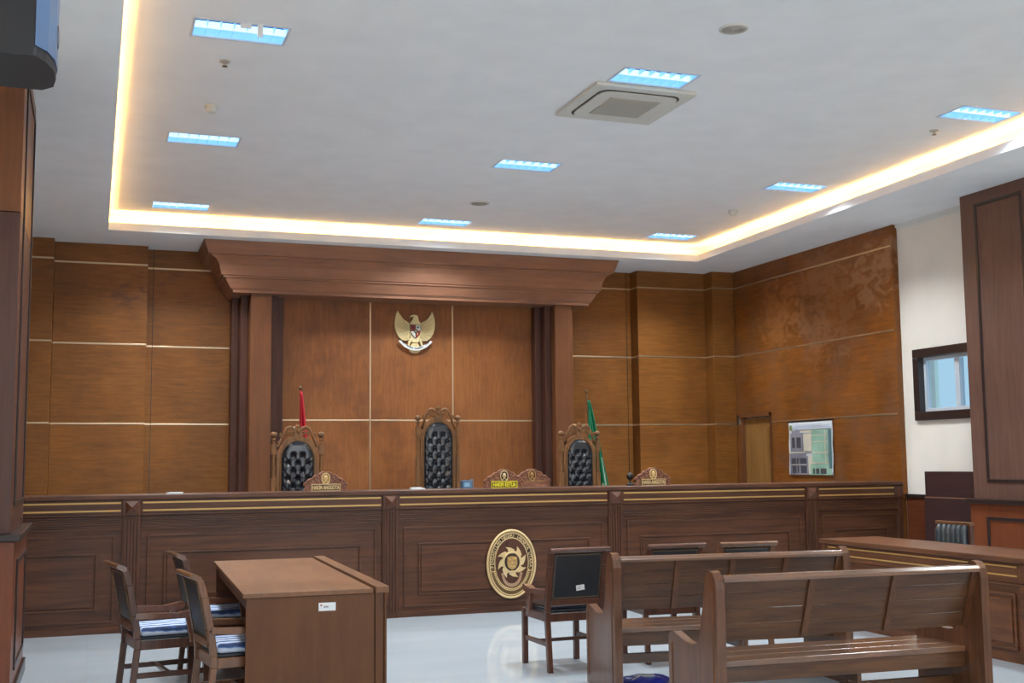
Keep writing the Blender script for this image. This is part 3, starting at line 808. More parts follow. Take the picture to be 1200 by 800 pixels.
# ================================================================== FLAGS
def flag(label, loc, kind):
    t = thing('standing_flag', label, 'flag', loc)
    MB().lathe([(.15, 0), (.16, .02), (.13, .04), (.05, .06), (.03, .10)], n=20).build('base', M['throne'], t)
    MB().lathe([(.013, .06), (.013, 2.10)], n=10).build('pole', M['throne'] if kind == 'green' else M['red'], t)
    MB().lathe([(.008, 2.10), (.02, 2.115), (.022, 2.13), (.008, 2.15)], n=12).build('finial', M['nail'], t)
    def cloth(xo, ztop, zbot, wtop, wbot, folds, ph):
        vs = []; nu, nv = 48, 30
        for j in range(nv + 1):
            v = j / nv; z = ztop + (zbot - ztop) * v
            w_ = wtop + (wbot - wtop) * v ** .8
            for i in range(nu + 1):
                u = i / nu
                x = xo + w_ * u + .01 * math.sin(u * 9 + v * 3)
                y = -.03 + (.012 + .05 * v) * math.sin(u * 2 * PI * folds + ph + v)
                vs.append((x, y, z + .0 * u - .10 * u * v))
        fs = [(j * (nu + 1) + i, j * (nu + 1) + i + 1, (j + 1) * (nu + 1) + i + 1, (j + 1) * (nu + 1) + i) for j in range(nv) for i in range(nu)]
        return MB().add(vs, fs, 0, True)
    def solid(o):
        m = o.modifiers.new('thick', 'SOLIDIFY'); m.thickness = .003; return o
    if kind == 'red':
        solid(cloth(-.01, 2.08, .75, .02, .19, 2.5, 0).build('red_cloth', M['red_cloth'], t))
        solid(cloth(-.085, 1.63, .70, .03, .16, 2, 1).build('white_cloth', M['white_cloth'], t))
    else:
        solid(cloth(.005, 2.0, .72, .02, .33, 3.5, 0).build('green_cloth', M['green_cloth'], t))
        solid(cloth(.20, 1.2, .68, .02, .10, 1.5, 0).build('white_fringe', M['white_cloth'], t))
    return t
flag('red and white flag on a red pole behind the left judge chair', (2.52, 15.2, DZ), 'red')
flag('green flag on a wooden pole behind the right judge chair', (6.545, 15.2, DZ), 'green')

# ================================================================== GARUDA
g = thing('wall_emblem', 'pale gold eagle emblem with shield and ribbon on the niche wall', 'emblem', (4.31, NY - .001, 3.465))
def mir(P): return [(-x, z) for x, z in P]
wing = [(.07, .10), (.10, .135), (.15, .165), (.20, .20), (.235, .25), (.252, .30), (.272, .26), (.290, .20), (.298, .12), (.292, .05), (.272, -.02), (.235, -.08), (.185, -.12), (.13, -.13), (.09, -.115), (.07, -.05)]
for nm, P in (('wing', wing), ('wing', mir(wing))):
    s_ = 1 if P is wing else -1
    wo = MB().prism(P, 'y', -.03, 0).build(nm, M['garuda'], g, .006)
    ft = MB()
    for i in range(9):
        a = R(70 - i * 19)
        p0 = (s_ * .085, -.032, .06 - .012 * i)
        tgt = [(.245, .27), (.272, .22), (.284, .15), (.286, .08), (.272, .01), (.245, -.05), (.205, -.09), (.16, -.115), (.12, -.118)][i]
        mid = ((p0[0] + s_ * tgt[0]) / 2, -.038, (p0[2] + tgt[1]) / 2 - .012)
        ft.tube([p0, mid, (s_ * tgt[0], -.032, tgt[1])], [.012, .010, .004], 6)
    ft.build('feather_ridges', M['garuda'], wo)
body = MB().prism([(-.075, .13), (-.04, .17), (-.03, .20), (-.052, .215), (-.082, .205), (-.06, .235), (-.02, .247), (.03, .235), (.045, .20), (.05, .16), (.075, .13), (.085, 0), (.06, -.10), (.045, -.15), (-.045, -.15), (-.06, -.10), (-.085, 0)], 'y', -.05, 0)
body.build('body', M['garuda'], g, .01)
MB().ball((-.03, -.052, .215), .008, .005, .008).build('eye', M['black'], g)
legs = MB()
for s_ in (1, -1):
    legs.tube([(s_ * .06, -.03, -.10), (s_ * .085, -.035, -.15), (s_ * .10, -.04, -.20)], [.028, .022, .014], 8)
    for k in (-1, 0, 1): legs.tube([(s_ * .10, -.045, -.195), (s_ * .10 + k * .02, -.055, -.225)], .007, 6)
legs.build('talons', M['garuda'], g)
tail = MB().prism([(-.035, -.14), (.035, -.14), (.065, -.21), (.075, -.28), (.04, -.30), (0, -.305), (-.04, -.30), (-.075, -.28), (-.065, -.21)], 'y', -.03, 0)
for k in range(-3, 4): tail.tube([(k * .008, -.033, -.16), (k * .019, -.033, -.285)], .006, 6)
tail.build('tail', M['garuda'], g)
rib = [(-.235, -.135), (-.20, -.165), (-.13, -.205), (-.06, -.235), (0, -.243), (.06, -.235), (.13, -.205), (.20, -.165), (.235, -.135), (.215, -.165)]
up = [(-.235, -.135), (-.17, -.178), (-.09, -.214), (0, -.228), (.09, -.214), (.17, -.178), (.235, -.135), (.21, -.162)]
top_ = [(x, z) for x, z in ((-.25, -.145), (-.225, -.125), (-.16, -.175), (-.08, -.208), (0, -.218), (.08, -.208), (.16, -.175), (.225, -.125), (.25, -.145))]
bot_ = [(.225, -.165), (.16, -.222), (.08, -.262), (0, -.274), (-.08, -.262), (-.16, -.222), (-.225, -.165)]
rbn = MB().prism(top_ + bot_, 'y', -.062, -.045).build('ribbon', M['white'], g, .003)
tx = MB()
word = 'BHINNEKA TUNGGAL IKA'
for i, ch in enumerate(word):
    if ch == ' ': continue
    u = -1 + 2 * i / (len(word) - 1); x = u * .185; z = -.244 + .088 * abs(u) ** 1.8 + .0
    sl = .088 * 1.8 * abs(u) ** .8 * (1 if u > 0 else -1) / .185
    text_to(tx, ch, .030, Matrix.Translation((x, -.064, z)) @ Matrix.Rotation(-math.atan(sl), 4, 'Y') @ Matrix.Rotation(PI / 2, 4, 'X'), .003, 0, .0008)
tx.build('lettering', M['black'], rbn)
sh = [(-.075, .10), (.075, .10), (.078, .02), (.06, -.05), (0, -.10), (-.06, -.05), (-.078, .02)]
so = MB().prism(sh, 'y', -.062, -.045).build('shield', M['black'], g)
MB().prism([(-.068, .092), (-.004, .092), (-.004, .015), (-.07, .015)], 'y', -.068, -.06).build('shield_quarter', M['red'], so)
MB().prism([(.004, .092), (.068, .092), (.07, .015), (.004, .015)], 'y', -.068, -.06).build('shield_quarter', M['white'], so)
MB().prism([(-.07, .005), (-.004, .005), (-.004, -.088), (-.052, -.048), (-.068, -.005)], 'y', -.068, -.06).build('shield_quarter', M['white'], so)
MB().prism([(.07, .005), (.004, .005), (.004, -.088), (.052, -.048), (.068, -.005)], 'y', -.068, -.06).build('shield_quarter', M['red'], so)
MB().prism([(-.026, .032), (.026, .032), (.027, .0), (0, -.03), (-.027, .0)], 'y', -.076, -.062).build('inner_shield', M['black'], so)
st = [((.016 if k % 2 == 0 else .007) * math.sin(k * PI / 5), (.016 if k % 2 == 0 else .007) * math.cos(k * PI / 5) + .006) for k in range(10)]
MB().prism(st, 'y', -.08, -.075).build('star', M['garuda'], so)
dt = MB().ball((-.036, -.069, .055), .016, .006, .018).build('bull_head', M['black'], so)
dt = MB().ball((.036, -.069, .065), .018, .006, .012, 8).box(.033, .039, -.07, -.066, .03, .06).build('banyan_tree', plain('emblem_green', (70, 110, 70), .5, bump=.02), so)
MB().tube([(-.05, -.069, -.01), (-.055, -.069, -.03), (-.04, -.069, -.05), (-.025, -.069, -.06)], .005, 6).build('cotton_sprig', M['garuda'], so)
MB().tube([(.02, -.069, -.01), (.03, -.069, -.03), (.02, -.069, -.05), (.035, -.069, -.04)], .005, 6).build('chain', M['garuda'], so)

# ================================================================== POSTER
ps = thing('wall_poster', 'curling pale poster printed with a grey and a green building on the right wall', 'poster', (9.425, 14.02, 1.755))
# local: y from -.53..+.53 (near is -y), z from -.375..+.375
PH, PWI = .375, .53
def px_(u, v):   # u 0..1 left to right as seen (far to near), v 0..1 bottom to top
    y = PWI * (1 - 2 * u) ; z = -PH + 2 * PH * v
    return (y, z)
sheet = MB(); nu, nv = 24, 16; vs = []
for j in range(nv + 1):
    for i in range(nu + 1):
        y, z = px_(i / nu, j / nv)
        k = .004 + .012 * (1 - math.sin(PI * i / nu)) * (1 - j / nv) + .004 * math.sin(j * .9)
        vs.append((-k - .001, y, z))
sheet.add(vs, [(j * (nu + 1) + i, (j + 1) * (nu + 1) + i, (j + 1) * (nu + 1) + i + 1, j * (nu + 1) + i + 1) for j in range(nv) for i in range(nu)], 0, True)
o = sheet.build('sheet', M['paper'], ps); mm = o.modifiers.new('thick', 'SOLIDIFY'); mm.thickness = .001
def patch(name, rects, mat, d):
    b = MB()
    for (u0, u1, v0, v1) in rects:
        (ya, za), (yb, zb) = px_(u0, v0), px_(u1, v1)
        b.box(-d - .001, -d, min(ya, yb), max(ya, yb), min(za, zb), max(za, zb))
    return b.build(name, mat, ps)
patch('header_print', [(.12, .97, .86, .885), (.18, .95, .905, .915), (.18, .8, .93, .938)], M['poster_blue'], .022)
patch('crest_print', [(.04, .09, .83, .93)], plain('poster_olive', (120, 132, 70), .6, bump=.02), .022)
patch('grey_building', [(.05, .35, .42, .78), (.09, .28, .78, .82), (.03, .45, .0, .35), (.03, .42, .35, .40)], M['poster_grey'], .022)
patch('cream_building', [(.36, .54, .44, .76), (.46, .6, .02, .35), (.32, .55, .79, .82)], M['poster_cream'], .0215)
patch('green_building', [(.55, .9, .22, .83), (.5, .97, .0, .2)], M['poster_green'], .022)
for q_ in [(.07, .17, .20, .31), (.19, .23, .2, .31), (.27, .42, .20, .31), (.08, .18, .03, .17), (.2, .24, .03, .17), (.28, .42, .03, .17), (.09, .16, .5, .7), (.2, .3, .5, .7), (.56, .6, .02, .12), (.63, .7, .02, .12), (.73, .86, .02, .12)]: patch('window_print', [q_], M['poster_dark'], .0235)
patch('teal_tower', [(.92, .985, .12, .82)], M['poster_teal'], .0225)
patch('storey_lines', [(.05, .38, .405, .425), (.55, .92, .40, .42), (.55, .92, .21, .23), (.56, .9, .6, .615), (.84, .86, .22, .82), (.05, .4, .185, .195), (.55, .9, .72, .735)], M['poster_cream'], .0245)
MB().box(-.016, .0, -.54, .54, .365, .385).build('top_rail', M['black'], ps)

# ================================================================== CEILING FITTINGS
def troffer():
    t = thing('ceiling_light', 'x', 'ceiling light', (0, 0, ZC), 0, 'recessed louvred ceiling lights')
    h_ = MB(); a, b = W2, H2
    h_.add([(-a, -b, 0), (a, -b, 0), (a, b, 0), (-a, b, 0), (-a, -b, .10), (a, -b, .10), (a, b, .10), (-a, b, .10)], [(0, 1, 5, 4), (1, 2, 6, 5), (2, 3, 7, 6), (3, 0, 4, 7)])
    h_.build('housing', M['louvre'], t)
    MB().add([(-a, -b, .098), (a, -b, .098), (a, b, .098), (-a, b, .098)], [(3, 2, 1, 0)]).build('reflector', M['lamp_cell'], t)
    for y in (-.085, .085):
        MB().tube([(-a + .03, y, .07), (a - .03, y, .07)], .014, 8).build('tube', M['lamp_blue'], t)
    l_ = MB()
    for k in range(1, 7):
        x = -a + 2 * a * k / 7; l_.box(x - .003, x + .003, -b + .01, b - .01, .005, .04)
    l_.build('louvre', M['louvre'], t)
    MB().box(-a, a, -.014, .014, .003, .045).build('centre_bar', M['louvre_white'], t)
    f_ = MB()
    for (x0, x1, y0, y1) in ((-a - .014, a + .014, -b - .014, -b + .004), (-a - .014, a + .014, b - .004, b + .014), (-a - .014, -a + .004, -b + .004, b - .004), (a - .004, a + .014, -b + .004, b - .004)):
        f_.box(x0, x1, y0, y1, -.006, .004)
    f_.build('frame', M['alu'], t)
    return t
lab = {(0, 0): 'louvred ceiling light nearest on the left, with a hanging strip of tape', (0, 1): 'louvred ceiling light, middle of the left row of three', (0, 2): 'louvred ceiling light in the far left corner beside the glowing cove',
       (1, 0): 'louvred ceiling light beside the air conditioner cassette', (1, 1): 'louvred ceiling light at the ceiling centre beyond the air conditioner', (1, 2): 'louvred ceiling light above the cornice left of the round vent',
       (2, 0): 'louvred ceiling light nearest on the right, at the picture edge', (2, 1): 'louvred ceiling light, middle of the right row of three', (2, 2): 'louvred ceiling light in the far right corner near the cove'}
t0 = troffer(); first = None
for i, x in enumerate(LX):
    for j, y in enumerate(LY):
        if first is None: first = t0; t0.location = (x, y, ZC); t0['label'] = lab[(i, j)]; o = t0
        else: o = dup(t0, (x, y, ZC), 0, lab[(i, j)])
tp = MB().box(.10, .14, -.205, -.2, -.10, .0).box(-.02, .06, -.19, -.185, -.04, .0)
tp.build('hanging_tape', M['paper'], first)

# lamps: louvred fittings throw their light downwards only
def area(name, loc, rot, sx, sy, power, col, spread=180):
    l = bpy.data.lights.new(name, 'AREA'); l.shape = 'RECTANGLE'; l.size = sx; l.size_y = sy; l.energy = power
    l.color = col; l.spread = R(spread)
    o = bpy.data.objects.new(name, l); COL.objects.link(o); o.location = loc; o.rotation_euler = rot
    return o
COOL = (.86, .95, 1.0)
for x in LX:
    for y in LY: area('fluorescent_lamp', (x, y, ZC - .012), (0, 0, 0), .6, .3, 70, COOL, 124)
    for y in LYB + [-1.0]: area('fluorescent_lamp', (x, y, ZC - .02), (0, 0, 0), .6, .3, 26, COOL, 170)
# added cool fill lamps along the rear and left walls; no windows built there
for x in (1.2, 4.3, 7.4): area('fill_light', (x, YF + .05, 2.3), (R(90), 0, R(0)), 2.4, 3.4, 90, (.86, .94, 1.0))
for y in (-1.5, 2.5): area('fill_light', (XL + .05, y, 2.3), (R(90), 0, R(-90)), 2.4, 3.0, 50, (.86, .94, 1.0))

# air conditioner cassette
ac = thing('air_conditioner', 'square ceiling air conditioner cassette with grey grille', 'air conditioner', (acx, acy, ZC - .034))
zz = -.04
def rsq(a, r, n=6):
    P = []
    for (cx, cy, s0) in ((a - r, a - r, 0), (-a + r, a - r, 90), (-a + r, -a + r, 180), (a - r, -a + r, 270)):
        for k in range(n + 1):
            an = R(s0 + 90 * k / n); P.append((cx + r * math.cos(an), cy + r * math.sin(an)))
    return P
MB().prism(rsq(.475, .01), 'z', -.0, .022).build('panel', M['fitting'], ac, .004)
MB().prism(rsq(.47, .02), 'z', .022, .033).build('body', M['fitting'], ac)
MB().prism(rsq(.385, .10), 'z', -.006, .0).build('air_slot', M['slot'], ac)
MB().prism(rsq(.365, .09), 'z', -.016, -.006).build('centre_panel', M['fitting'], ac, .003)
gr = MB().box(-.24, .24, -.24, .24, -.02, -.016)
for k in range(24):
    u = -.235 + k * .0204; gr.box(-.24, .24, u - .004, u + .004, -.023, -.02)
gr.build('grille', M['grille'], ac)
for k in range(4):
    b = MB(); b.M = Matrix.Rotation(k * PI / 2, 4, 'Z')
    b.box(-.25, .25, .352, .372, -.017, -.005)
    b.build('flap', M['fitting'], ac, .003)
# round diffusers
def rnd(label, x, y, r):
    t = thing('ceiling_vent', label, 'ceiling vent', (x, y, ZC), 0, 'round ceiling vents')
    MB().lathe([(r, 0), (r, -.008), (r * .86, -.014), (r * .82, -.006), (r * .82, 0)], n=32).build('rim', M['fitting'], t)
    b = MB().lathe([(r * .8, -.004), (r * .8, -.010), (.01, -.012)], n=32)
    for k in range(1, 6): b.tube([(r * .78 * k / 6 * math.cos(a * PI / 12), r * .78 * k / 6 * math.sin(a * PI / 12), -.013) for a in range(24)], .003, 5, True)
    b.build('grille', M['grille'], t)
rnd('round grilled vent nearest on the ceiling, right of the air conditioner', 4.40, 7.35, .11)
rnd('round grilled vent near the cove above the cornice', 4.42, 13.5, .125)
def detector(label, x, y):
    t = thing('smoke_detector', label, 'smoke detector', (x, y, ZC))
    MB().lathe([(.06, 0), (.062, -.015), (.055, -.026)], n=24).build('base', M['fitting'], t)
    MB().lathe([(.048, -.026), (.046, -.046), (.034, -.064), (.012, -.067)], n=24).build('sensor_head', M['fitting'], t)
detector('small white smoke detector near the left cove', .92, 10.45)
detector('small white smoke detector between the two far right lights', 7.66, 12.95)
def sprinkler(label, x, y):
    t = thing('sprinkler', label, 'sprinkler', (x, y, ZC))
    MB().lathe([(.045, 0), (.043, -.006), (.03, -.008)], n=20).build('collar', M['grille'], t)
    b = MB().lathe([(.010, -.006), (.010, -.018), (.006, -.022), (.006, -.04)], n=10)
    for s_ in (1, -1): b.tube([(s_ * .010, 0, -.016), (s_ * .018, 0, -.03), (0, 0, -.042)], .003, 5)
    b.build('frame', M['grille'], t)
    MB().lathe([(.022, -.040), (.022, -.043)], n=14).build('deflector', M['nail'], t)
sprinkler('small brass sprinkler head beside the nearest left light', .91, 9.24)
sprinkler('small brass sprinkler head beside the nearest right light', 7.67, 9.13)

# ================================================================== LOUDSPEAKER
sp = thing('loudspeaker', 'black box loudspeaker hung high at the top left corner', 'loudspeaker', (-.468, 6.0, 3.505))
front = [(.17, -.27), (.215, -.19), (.245, -.07), (.25, .07), (.235, .19), (.18, .26)]
MB().prism([(-.36, -.27)] + front + [(-.36, .26)], 'z', 0, .66).build('cabinet', M['speaker'], sp, .012, 3)
fo = [(.168, -.277), (.222, -.196), (.252, -.072), (.257, .072), (.242, .194), (.186, .266)]
bf = MB()
for (p0, p1), (q0, q1) in zip(zip(front[:-1], front[1:]), zip(fo[:-1], fo[1:])):
    bf.hexa([(*p0, .05), (*q0, .05), (*q1, .05), (*p1, .05)], [(*p0, .63), (*q0, .63), (*q1, .63), (*p1, .63)])
bf.build('baffle', M['speaker_front'], sp)
def horn(nm, cx, cy, cz, r, ang):
    b = MB(); b.M = Matrix.Translation((cx, cy, cz)) @ Matrix.Rotation(ang, 4, 'Z')
    b.lathe([(r, 0), (r * .96, .008), (r * .8, .006), (r * .25, -.004)], (0, 0, 0), 24, axis='x').build(nm, M['cone'], sp)
horn('tweeter', .232, -.15, .40, .06, R(-16))
horn('woofer', .250, .02, .20, .06, R(-2))
MB().box(-.48, -.36, -.05, .05, .25, .35).box(-.48, .06, -.06, .06, .66, .69).build('bracket', M['black'], sp, .004)

# ================================================================== TABLE AND SIDE DESK
HT = .82
t = thing('counsel_table', 'plain brown table with white label in the left foreground', 'table', (.90, 7.35, 0), R(-1.6))
tb_w, tb_l = .88, 2.58
MB().box(-.02, tb_w - .10, -.01, tb_l, HT - .03, HT).build('tabletop', M['table_top'], t, .004)
MB().box(tb_w - .085, tb_w, -.02, tb_l + .01, HT - .03, HT + .012).build('front_rail', M['table_top'], t, .004)
MB().box(.0, tb_w - .09, 0, .025, 0, HT - .031).build('end_panel', M['table'], t, .003)
MB().box(.0, tb_w - .09, tb_l - .035, tb_l - .01, 0, HT - .031).build('end_panel', M['table'], t, .003)
MB().box(tb_w - .085, tb_w - .03, 0, tb_l - .01, 0, HT - .031).build('modesty_panel', M['table'], t, .003)
fl_ = MB()
fl_.box(tb_w - .03, tb_w - .015, -.015, .05, 0, HT - .031)
for z in (.02, .70): fl_.box(tb_w - .03, tb_w - .012, .05, tb_l, z, z + .08)
for y in (.8, 1.65, 2.48): fl_.box(tb_w - .03, tb_w - .012, y, y + .07, .10, .70)
fl_.build('front_moulding', M['table'], t, .003)
MB().box(.05, tb_w - .09, .026, tb_l - .036, .665, .68).box(.55, tb_w - .09, .026, tb_l - .036, .40, .42).build('under_shelf', M['table'], t, .002)
MB().box(.02, .05, .026, tb_l - .036, .70, HT - .031).build('apron', M['table'], t, .002)
lb = MB().box(.44, .545, -.0025, 0, .695, .745).build('asset_label', M['paper'], t); lb['label'] = 'white paper label'
MB().box(.45, .46, -.004, -.0024, .725, .735).build('red_mark', M['red'], lb)
MB().box(.47, .50, -.004, -.0024, .715, .725).build('printed_line', M['label_ink'], lb)

t = thing('side_desk', 'dark side desk with gold lines running along the right wall', 'desk', (6.80, 10.0, 0), R(.0))
# runs towards -Y; front looks to -X
LD = 5.34; Hd = .82
dm = M['desk_y']
MB().box(-.03 + .0, .66, -LD, .0, Hd - .04, Hd).build('desktop', dm, t, .006)
MB().box(.02, .05, -LD + .02, -.02, 0, Hd - .041).build('front_panel', dm, t, .002)
MB().box(-.0, .02, -LD + .02, -.02, .62, Hd - .041).box(-.012, .0, -LD + .02, -.02, .60, .615).build('frieze', dm, t, .002)
n_sec = 2; seclen = 2.64
for k in range(n_sec + 1):
    y = -.03 - k * seclen
    MB().box(-.012, .02, y - .05, y + .03 if k else y, 0, .60).build('post', dm, t, .003)
    MB().box(-.015, .0, y - .05, y + .03 if k else y, .625, Hd - .045).build('post_block', dm, t, .006)
for k in range(n_sec):
    a = -.03 - (k + 1) * seclen + .06; b = -.03 - k * seclen - .09
    for z in (.745, .675): MB().box(-.006, -.0, a, b, z - .006, z + .006).build('gold_inlay', M['gold_line'], t)
    ls = MB(); nn = 3; wv = (b - a) / nn
    for q in range(nn):
        y0 = a + q * wv + .04; y1 = a + (q + 1) * wv - .04
        rect_frame(ls, .004, .02, y0, y1, .10, .54, .022)
        ls.box(.008, .02, y0 + .05, y1 - .05, .15, .49)
    ls.build('panel_moulding', dm, t, .004)
for y in (-.05, -LD + .02): MB().box(.05, .62, y, y + .03, 0, Hd - .041).build('end_panel', dm, t, .003)

# ================================================================== PEWS
def pew(label, loc, rz, L, nsec):
    """origin at the floor under the back of the left end; faces +Y"""
    t = thing('pew', label, 'pew', loc, rz, 'wooden pews facing the judges bench')
    side = [(0, 0), (0, .87), (.012, .925), (.045, .962), (.085, .97), (.12, .95), (.145, .90), (.175, .76), (.215, .62), (.24, .56), (.27, .535), (.33, .522), (.42, .528), (.52, .552), (.58, .566), (.62, .560), (.648, .54), (.655, .51), (.655, 0)]
    T = .055
    for x in (0, L - T):
        p = MB().prism(side, 'x', x, x + T)
        e = p.build('end_panel', M['pew_end'], t, .008)
        xo = x + (0 if x == 0 else T)
        MB().tube([(xo, .05, .06), (xo, .05, .84)], .007, 6).build('edge_bead', M['pew_end'], e)
        MB().tube([(xo, .60, .06), (xo, .60, .50)], .007, 6).build('edge_bead', M['pew_end'], e)
    # backrest: leans back (top nearer the rear edge)
    tz, bz, ty, by = .925, .565, .035, .165
    def bp(v, o): # v 0 bottom..1 top ; o: offset towards the rear
        return (by + (ty - by) * v - o, bz + (tz - bz) * v)
    for k in range(4):
        v0, v1 = k / 4 + .006, (k + 1) / 4 - .006
        a, b, c2, d2 = bp(v0, -.012), bp(v1, -.012), bp(v1, .008), bp(v0, .008)
        MB().prism([a, b, c2, d2], 'x', T, L - T).build('back_plank', M['pew'], t, .002)
    for k in range(nsec + 1):
        x = T + .02 + (L - 2 * T - .04) * k / nsec
        a, b, c2, d2 = bp(0, .0081), bp(1, .0081), bp(1, .024), bp(0, .024)
        MB().prism([a, b, c2, d2], 'x', x - .02, x + .02).build('batten', M['pew_end'], t, .003)
    MB().prism([(-.002, .905), (-.002, .925), (.02, .945), (.065, .945), (.075, .925), (.07, .905)], 'x', T, L - T).build('top_rail', M['pew_top'], t, .004)
    for k in range(3):
        y0 = .17 + k * .163
        MB().box(T, L - T, y0, y0 + .158, .405, .44).build('seat_plank', M['pew_top'], t, .004)
    MB().box(T, L - T, .18, .205, .315, .405).build('rear_apron', M['pew'], t, .003)
    MB().box(T, L - T, .60, .625, .32, .405).build('front_apron', M['pew'], t, .003)
    MB().box(T, L - T, .30, .325, .175, .243).build('stretcher', M['pew'], t, .003)
    MB().box(L * .56, L * .56 + .03, .206, .60, .26, .405).build('seat_bearer', M['pew'], t, .003)
    return t
a_ = math.atan2(5.869 - 5.945, 5.129 - 3.344)
pew('nearest wooden pew in the right foreground, three back sections wide', (3.335, 5.945, 0), a_, 1.84, 3)
a2 = math.atan2(7.207 - 7.394, 5.096 - 3.373)
pew('farther wooden pew partly hidden behind the nearest pew', (3.375, 7.42, 0), a2, 1.79, 4)

# ================================================================== ARMCHAIRS
def armchair(label, loc, rz, seat_mat, wd, group, sticker=False, lightw=None):
    """origin at seat centre on the floor; faces +Y"""
    t = thing('armchair', label, 'chair', loc, rz, group)
    w_ = .225; sy = .43; lwm = wd
    def leg(pts, sz):
        b = MB()
        for (p, q) in zip(pts[:-1], pts[1:]):
            h_ = sz / 2
            b.hexa([(p[0] - h_, p[1] - h_, p[2]), (p[0] + h_, p[1] - h_, p[2]), (p[0] + h_, p[1] + h_, p[2]), (p[0] - h_, p[1] + h_, p[2])],
                   [(q[0] - h_, q[1] - h_, q[2]), (q[0] + h_, q[1] - h_, q[2]), (q[0] + h_, q[1] + h_, q[2]), (q[0] - h_, q[1] + h_, q[2])])
        return b
    for s_ in (1, -1):
        leg([(s_ * w_, -.265, 0), (s_ * w_, -.225, .38), (s_ * w_, -.225, .45)], .040).build('rear_leg', wd, t, .004)
        leg([(s_ * w_, -.225, .45), (s_ * w_, -.245, .60), (s_ * w_, -.285, .80), (s_ * w_, -.315, .905)], .042).build('back_post', wd, t, .004)
        leg([(s_ * w_, .235, 0), (s_ * w_, .235, .44)], .042).build('front_leg', wd, t, .004)
        arm = MB()
        pr = [(-.245, .585), (-.245, .622), (-.18, .616), (.04, .606), (.13, .622), (.175, .632), (.19, .615), (.18, .588), (.13, .572), (-.1, .575)]
        arm.prism(pr, 'x', s_ * (w_ + .008) - .03, s_ * (w_ + .008) + .03)
        h_ = .018
        arm.hexa([(s_ * w_ - h_, .12, .40), (s_ * w_ + h_, .12, .40), (s_ * w_ + h_, .165, .40), (s_ * w_ - h_, .165, .40)],
                 [(s_ * w_ - h_, .085, .585), (s_ * w_ + h_, .085, .585), (s_ * w_ + h_, .13, .585), (s_ * w_ - h_, .13, .585)])
        arm.build('arm', M['chair_top'] if wd is M['chair'] else wd, t, .006)
        MB().box(s_ * w_ - .012, s_ * w_ + .012, -.22, .215, .19, .225).build('side_stretcher', wd, t, .003)
    MB().box(-w_ + .012, w_ - .012, -.02, .005, .195, .22).build('cross_stretcher', wd, t, .003)
    MB().box(-w_ + .02, w_ - .02, -.232, -.208, .375, .435).box(-w_ + .02, w_ - .02, .222, .246, .375, .435).box(-w_ - .012, -w_ + .012, -.205, .215, .375, .435).box(w_ - .012, w_ + .012, -.205, .215, .375, .435).build('seat_frame', wd, t, .003)
    # crest rail with rolled ears
    cr = MB(); P = [(-.306, .898), (-.332, .896), (-.348, .912), (-.366, .914), (-.376, .930), (-.362, .943), (-.335, .940), (-.308, .926)]
    cr.prism(P, 'x', -w_ - .026, w_ + .026)
    cr.build('crest_rail', M['chair_top'] if wd is M['chair'] else wd, t, .008)
    MB().box(-w_ + .02, w_ - .02, -.262, -.238, .50, .545).build('lower_rail', wd, t, .003)
    # upholstered back panel (follows the lean)
    def by_(z): return -.245 - (z - .55) * .205
    bp_ = MB(); zs = [.548, .64, .75, .866]
    vs = []; nx_, nz_ = 14, 14
    for side_ in (-1, 1):
        for j in range(nz_ + 1):
            z = .546 + .350 * j / nz_
            for i in range(nx_ + 1):
                u = -1 + 2 * i / nx_; e = (1 - abs(u) ** 4) * (1 - abs(2 * j / nz_ - 1) ** 4)
                vs.append((u * (w_ - .021), by_(z) + side_ * (.008 + (.014 if side_ > 0 else .006) * e), z))
    k = (nx_ + 1) * (nz_ + 1)
    fs = []
    for j in range(nz_):
        for i in range(nx_):
            a = j * (nx_ + 1) + i
            fs.append((a, a + 1, a + nx_ + 2, a + nx_ + 1)); fs.append((k + a, k + a + nx_ + 1, k + a + nx_ + 2, k + a + 1))
    for j in range(nz_):
        for i in (0, nx_):
            a = j * (nx_ + 1) + i; fs.append((a, a + nx_ + 1, k + a + nx_ + 1, k + a))
    for i in range(nx_):
        for j in (0, nz_):
            a = j * (nx_ + 1) + i; fs.append((a, a + 1, k + a + 1, k + a))
    bp_.add(vs, fs, 0, True)
    bo = bp_.build('back_pad', M['leather_back'], t)
    for s2 in (-1, 1):
        loop = []; zt, zb, xw = .885, .555, w_ - .03
        def side(p, q, k):
            for i in range(k):
                x = p[0] + (q[0] - p[0]) * i / k; z = p[1] + (q[1] - p[1]) * i / k
                loop.append((x, by_(z) + s2 * .012, z))
        side((-xw, zb), (xw, zb), 36); side((xw, zb), (xw, zt), 30); side((xw, zt), (-xw, zt), 36); side((-xw, zt), (-xw, zb), 30)
        MB().tube(loop, [.0062 if i % 2 == 0 else .0008 for i in range(len(loop))], 6, True).build('nail_trim', M['nail'], bo)
    # seat
    c_ = MB()
    if seat_mat == 'stripe':
        MB().box(-w_ + .014, w_ - .014, -.205, .24, .436, .455).build('seat_base', M['leather_back'], t, .006)
        c_.box(-w_ + .018, w_ - .018, -.20, .235, .456, .515).build('seat_cushion', M['stripe'], t, .026, 3)
    else:
        MB().box(-w_ + .014, w_ - .014, -.205, .255, .436, .462).build('seat_base', M['leather'], t, .008)
        c_.box(-w_ + .016, w_ - .016, -.20, .25, .463, .49).build('seat_cushion', M['leather'], t, .012, 3)
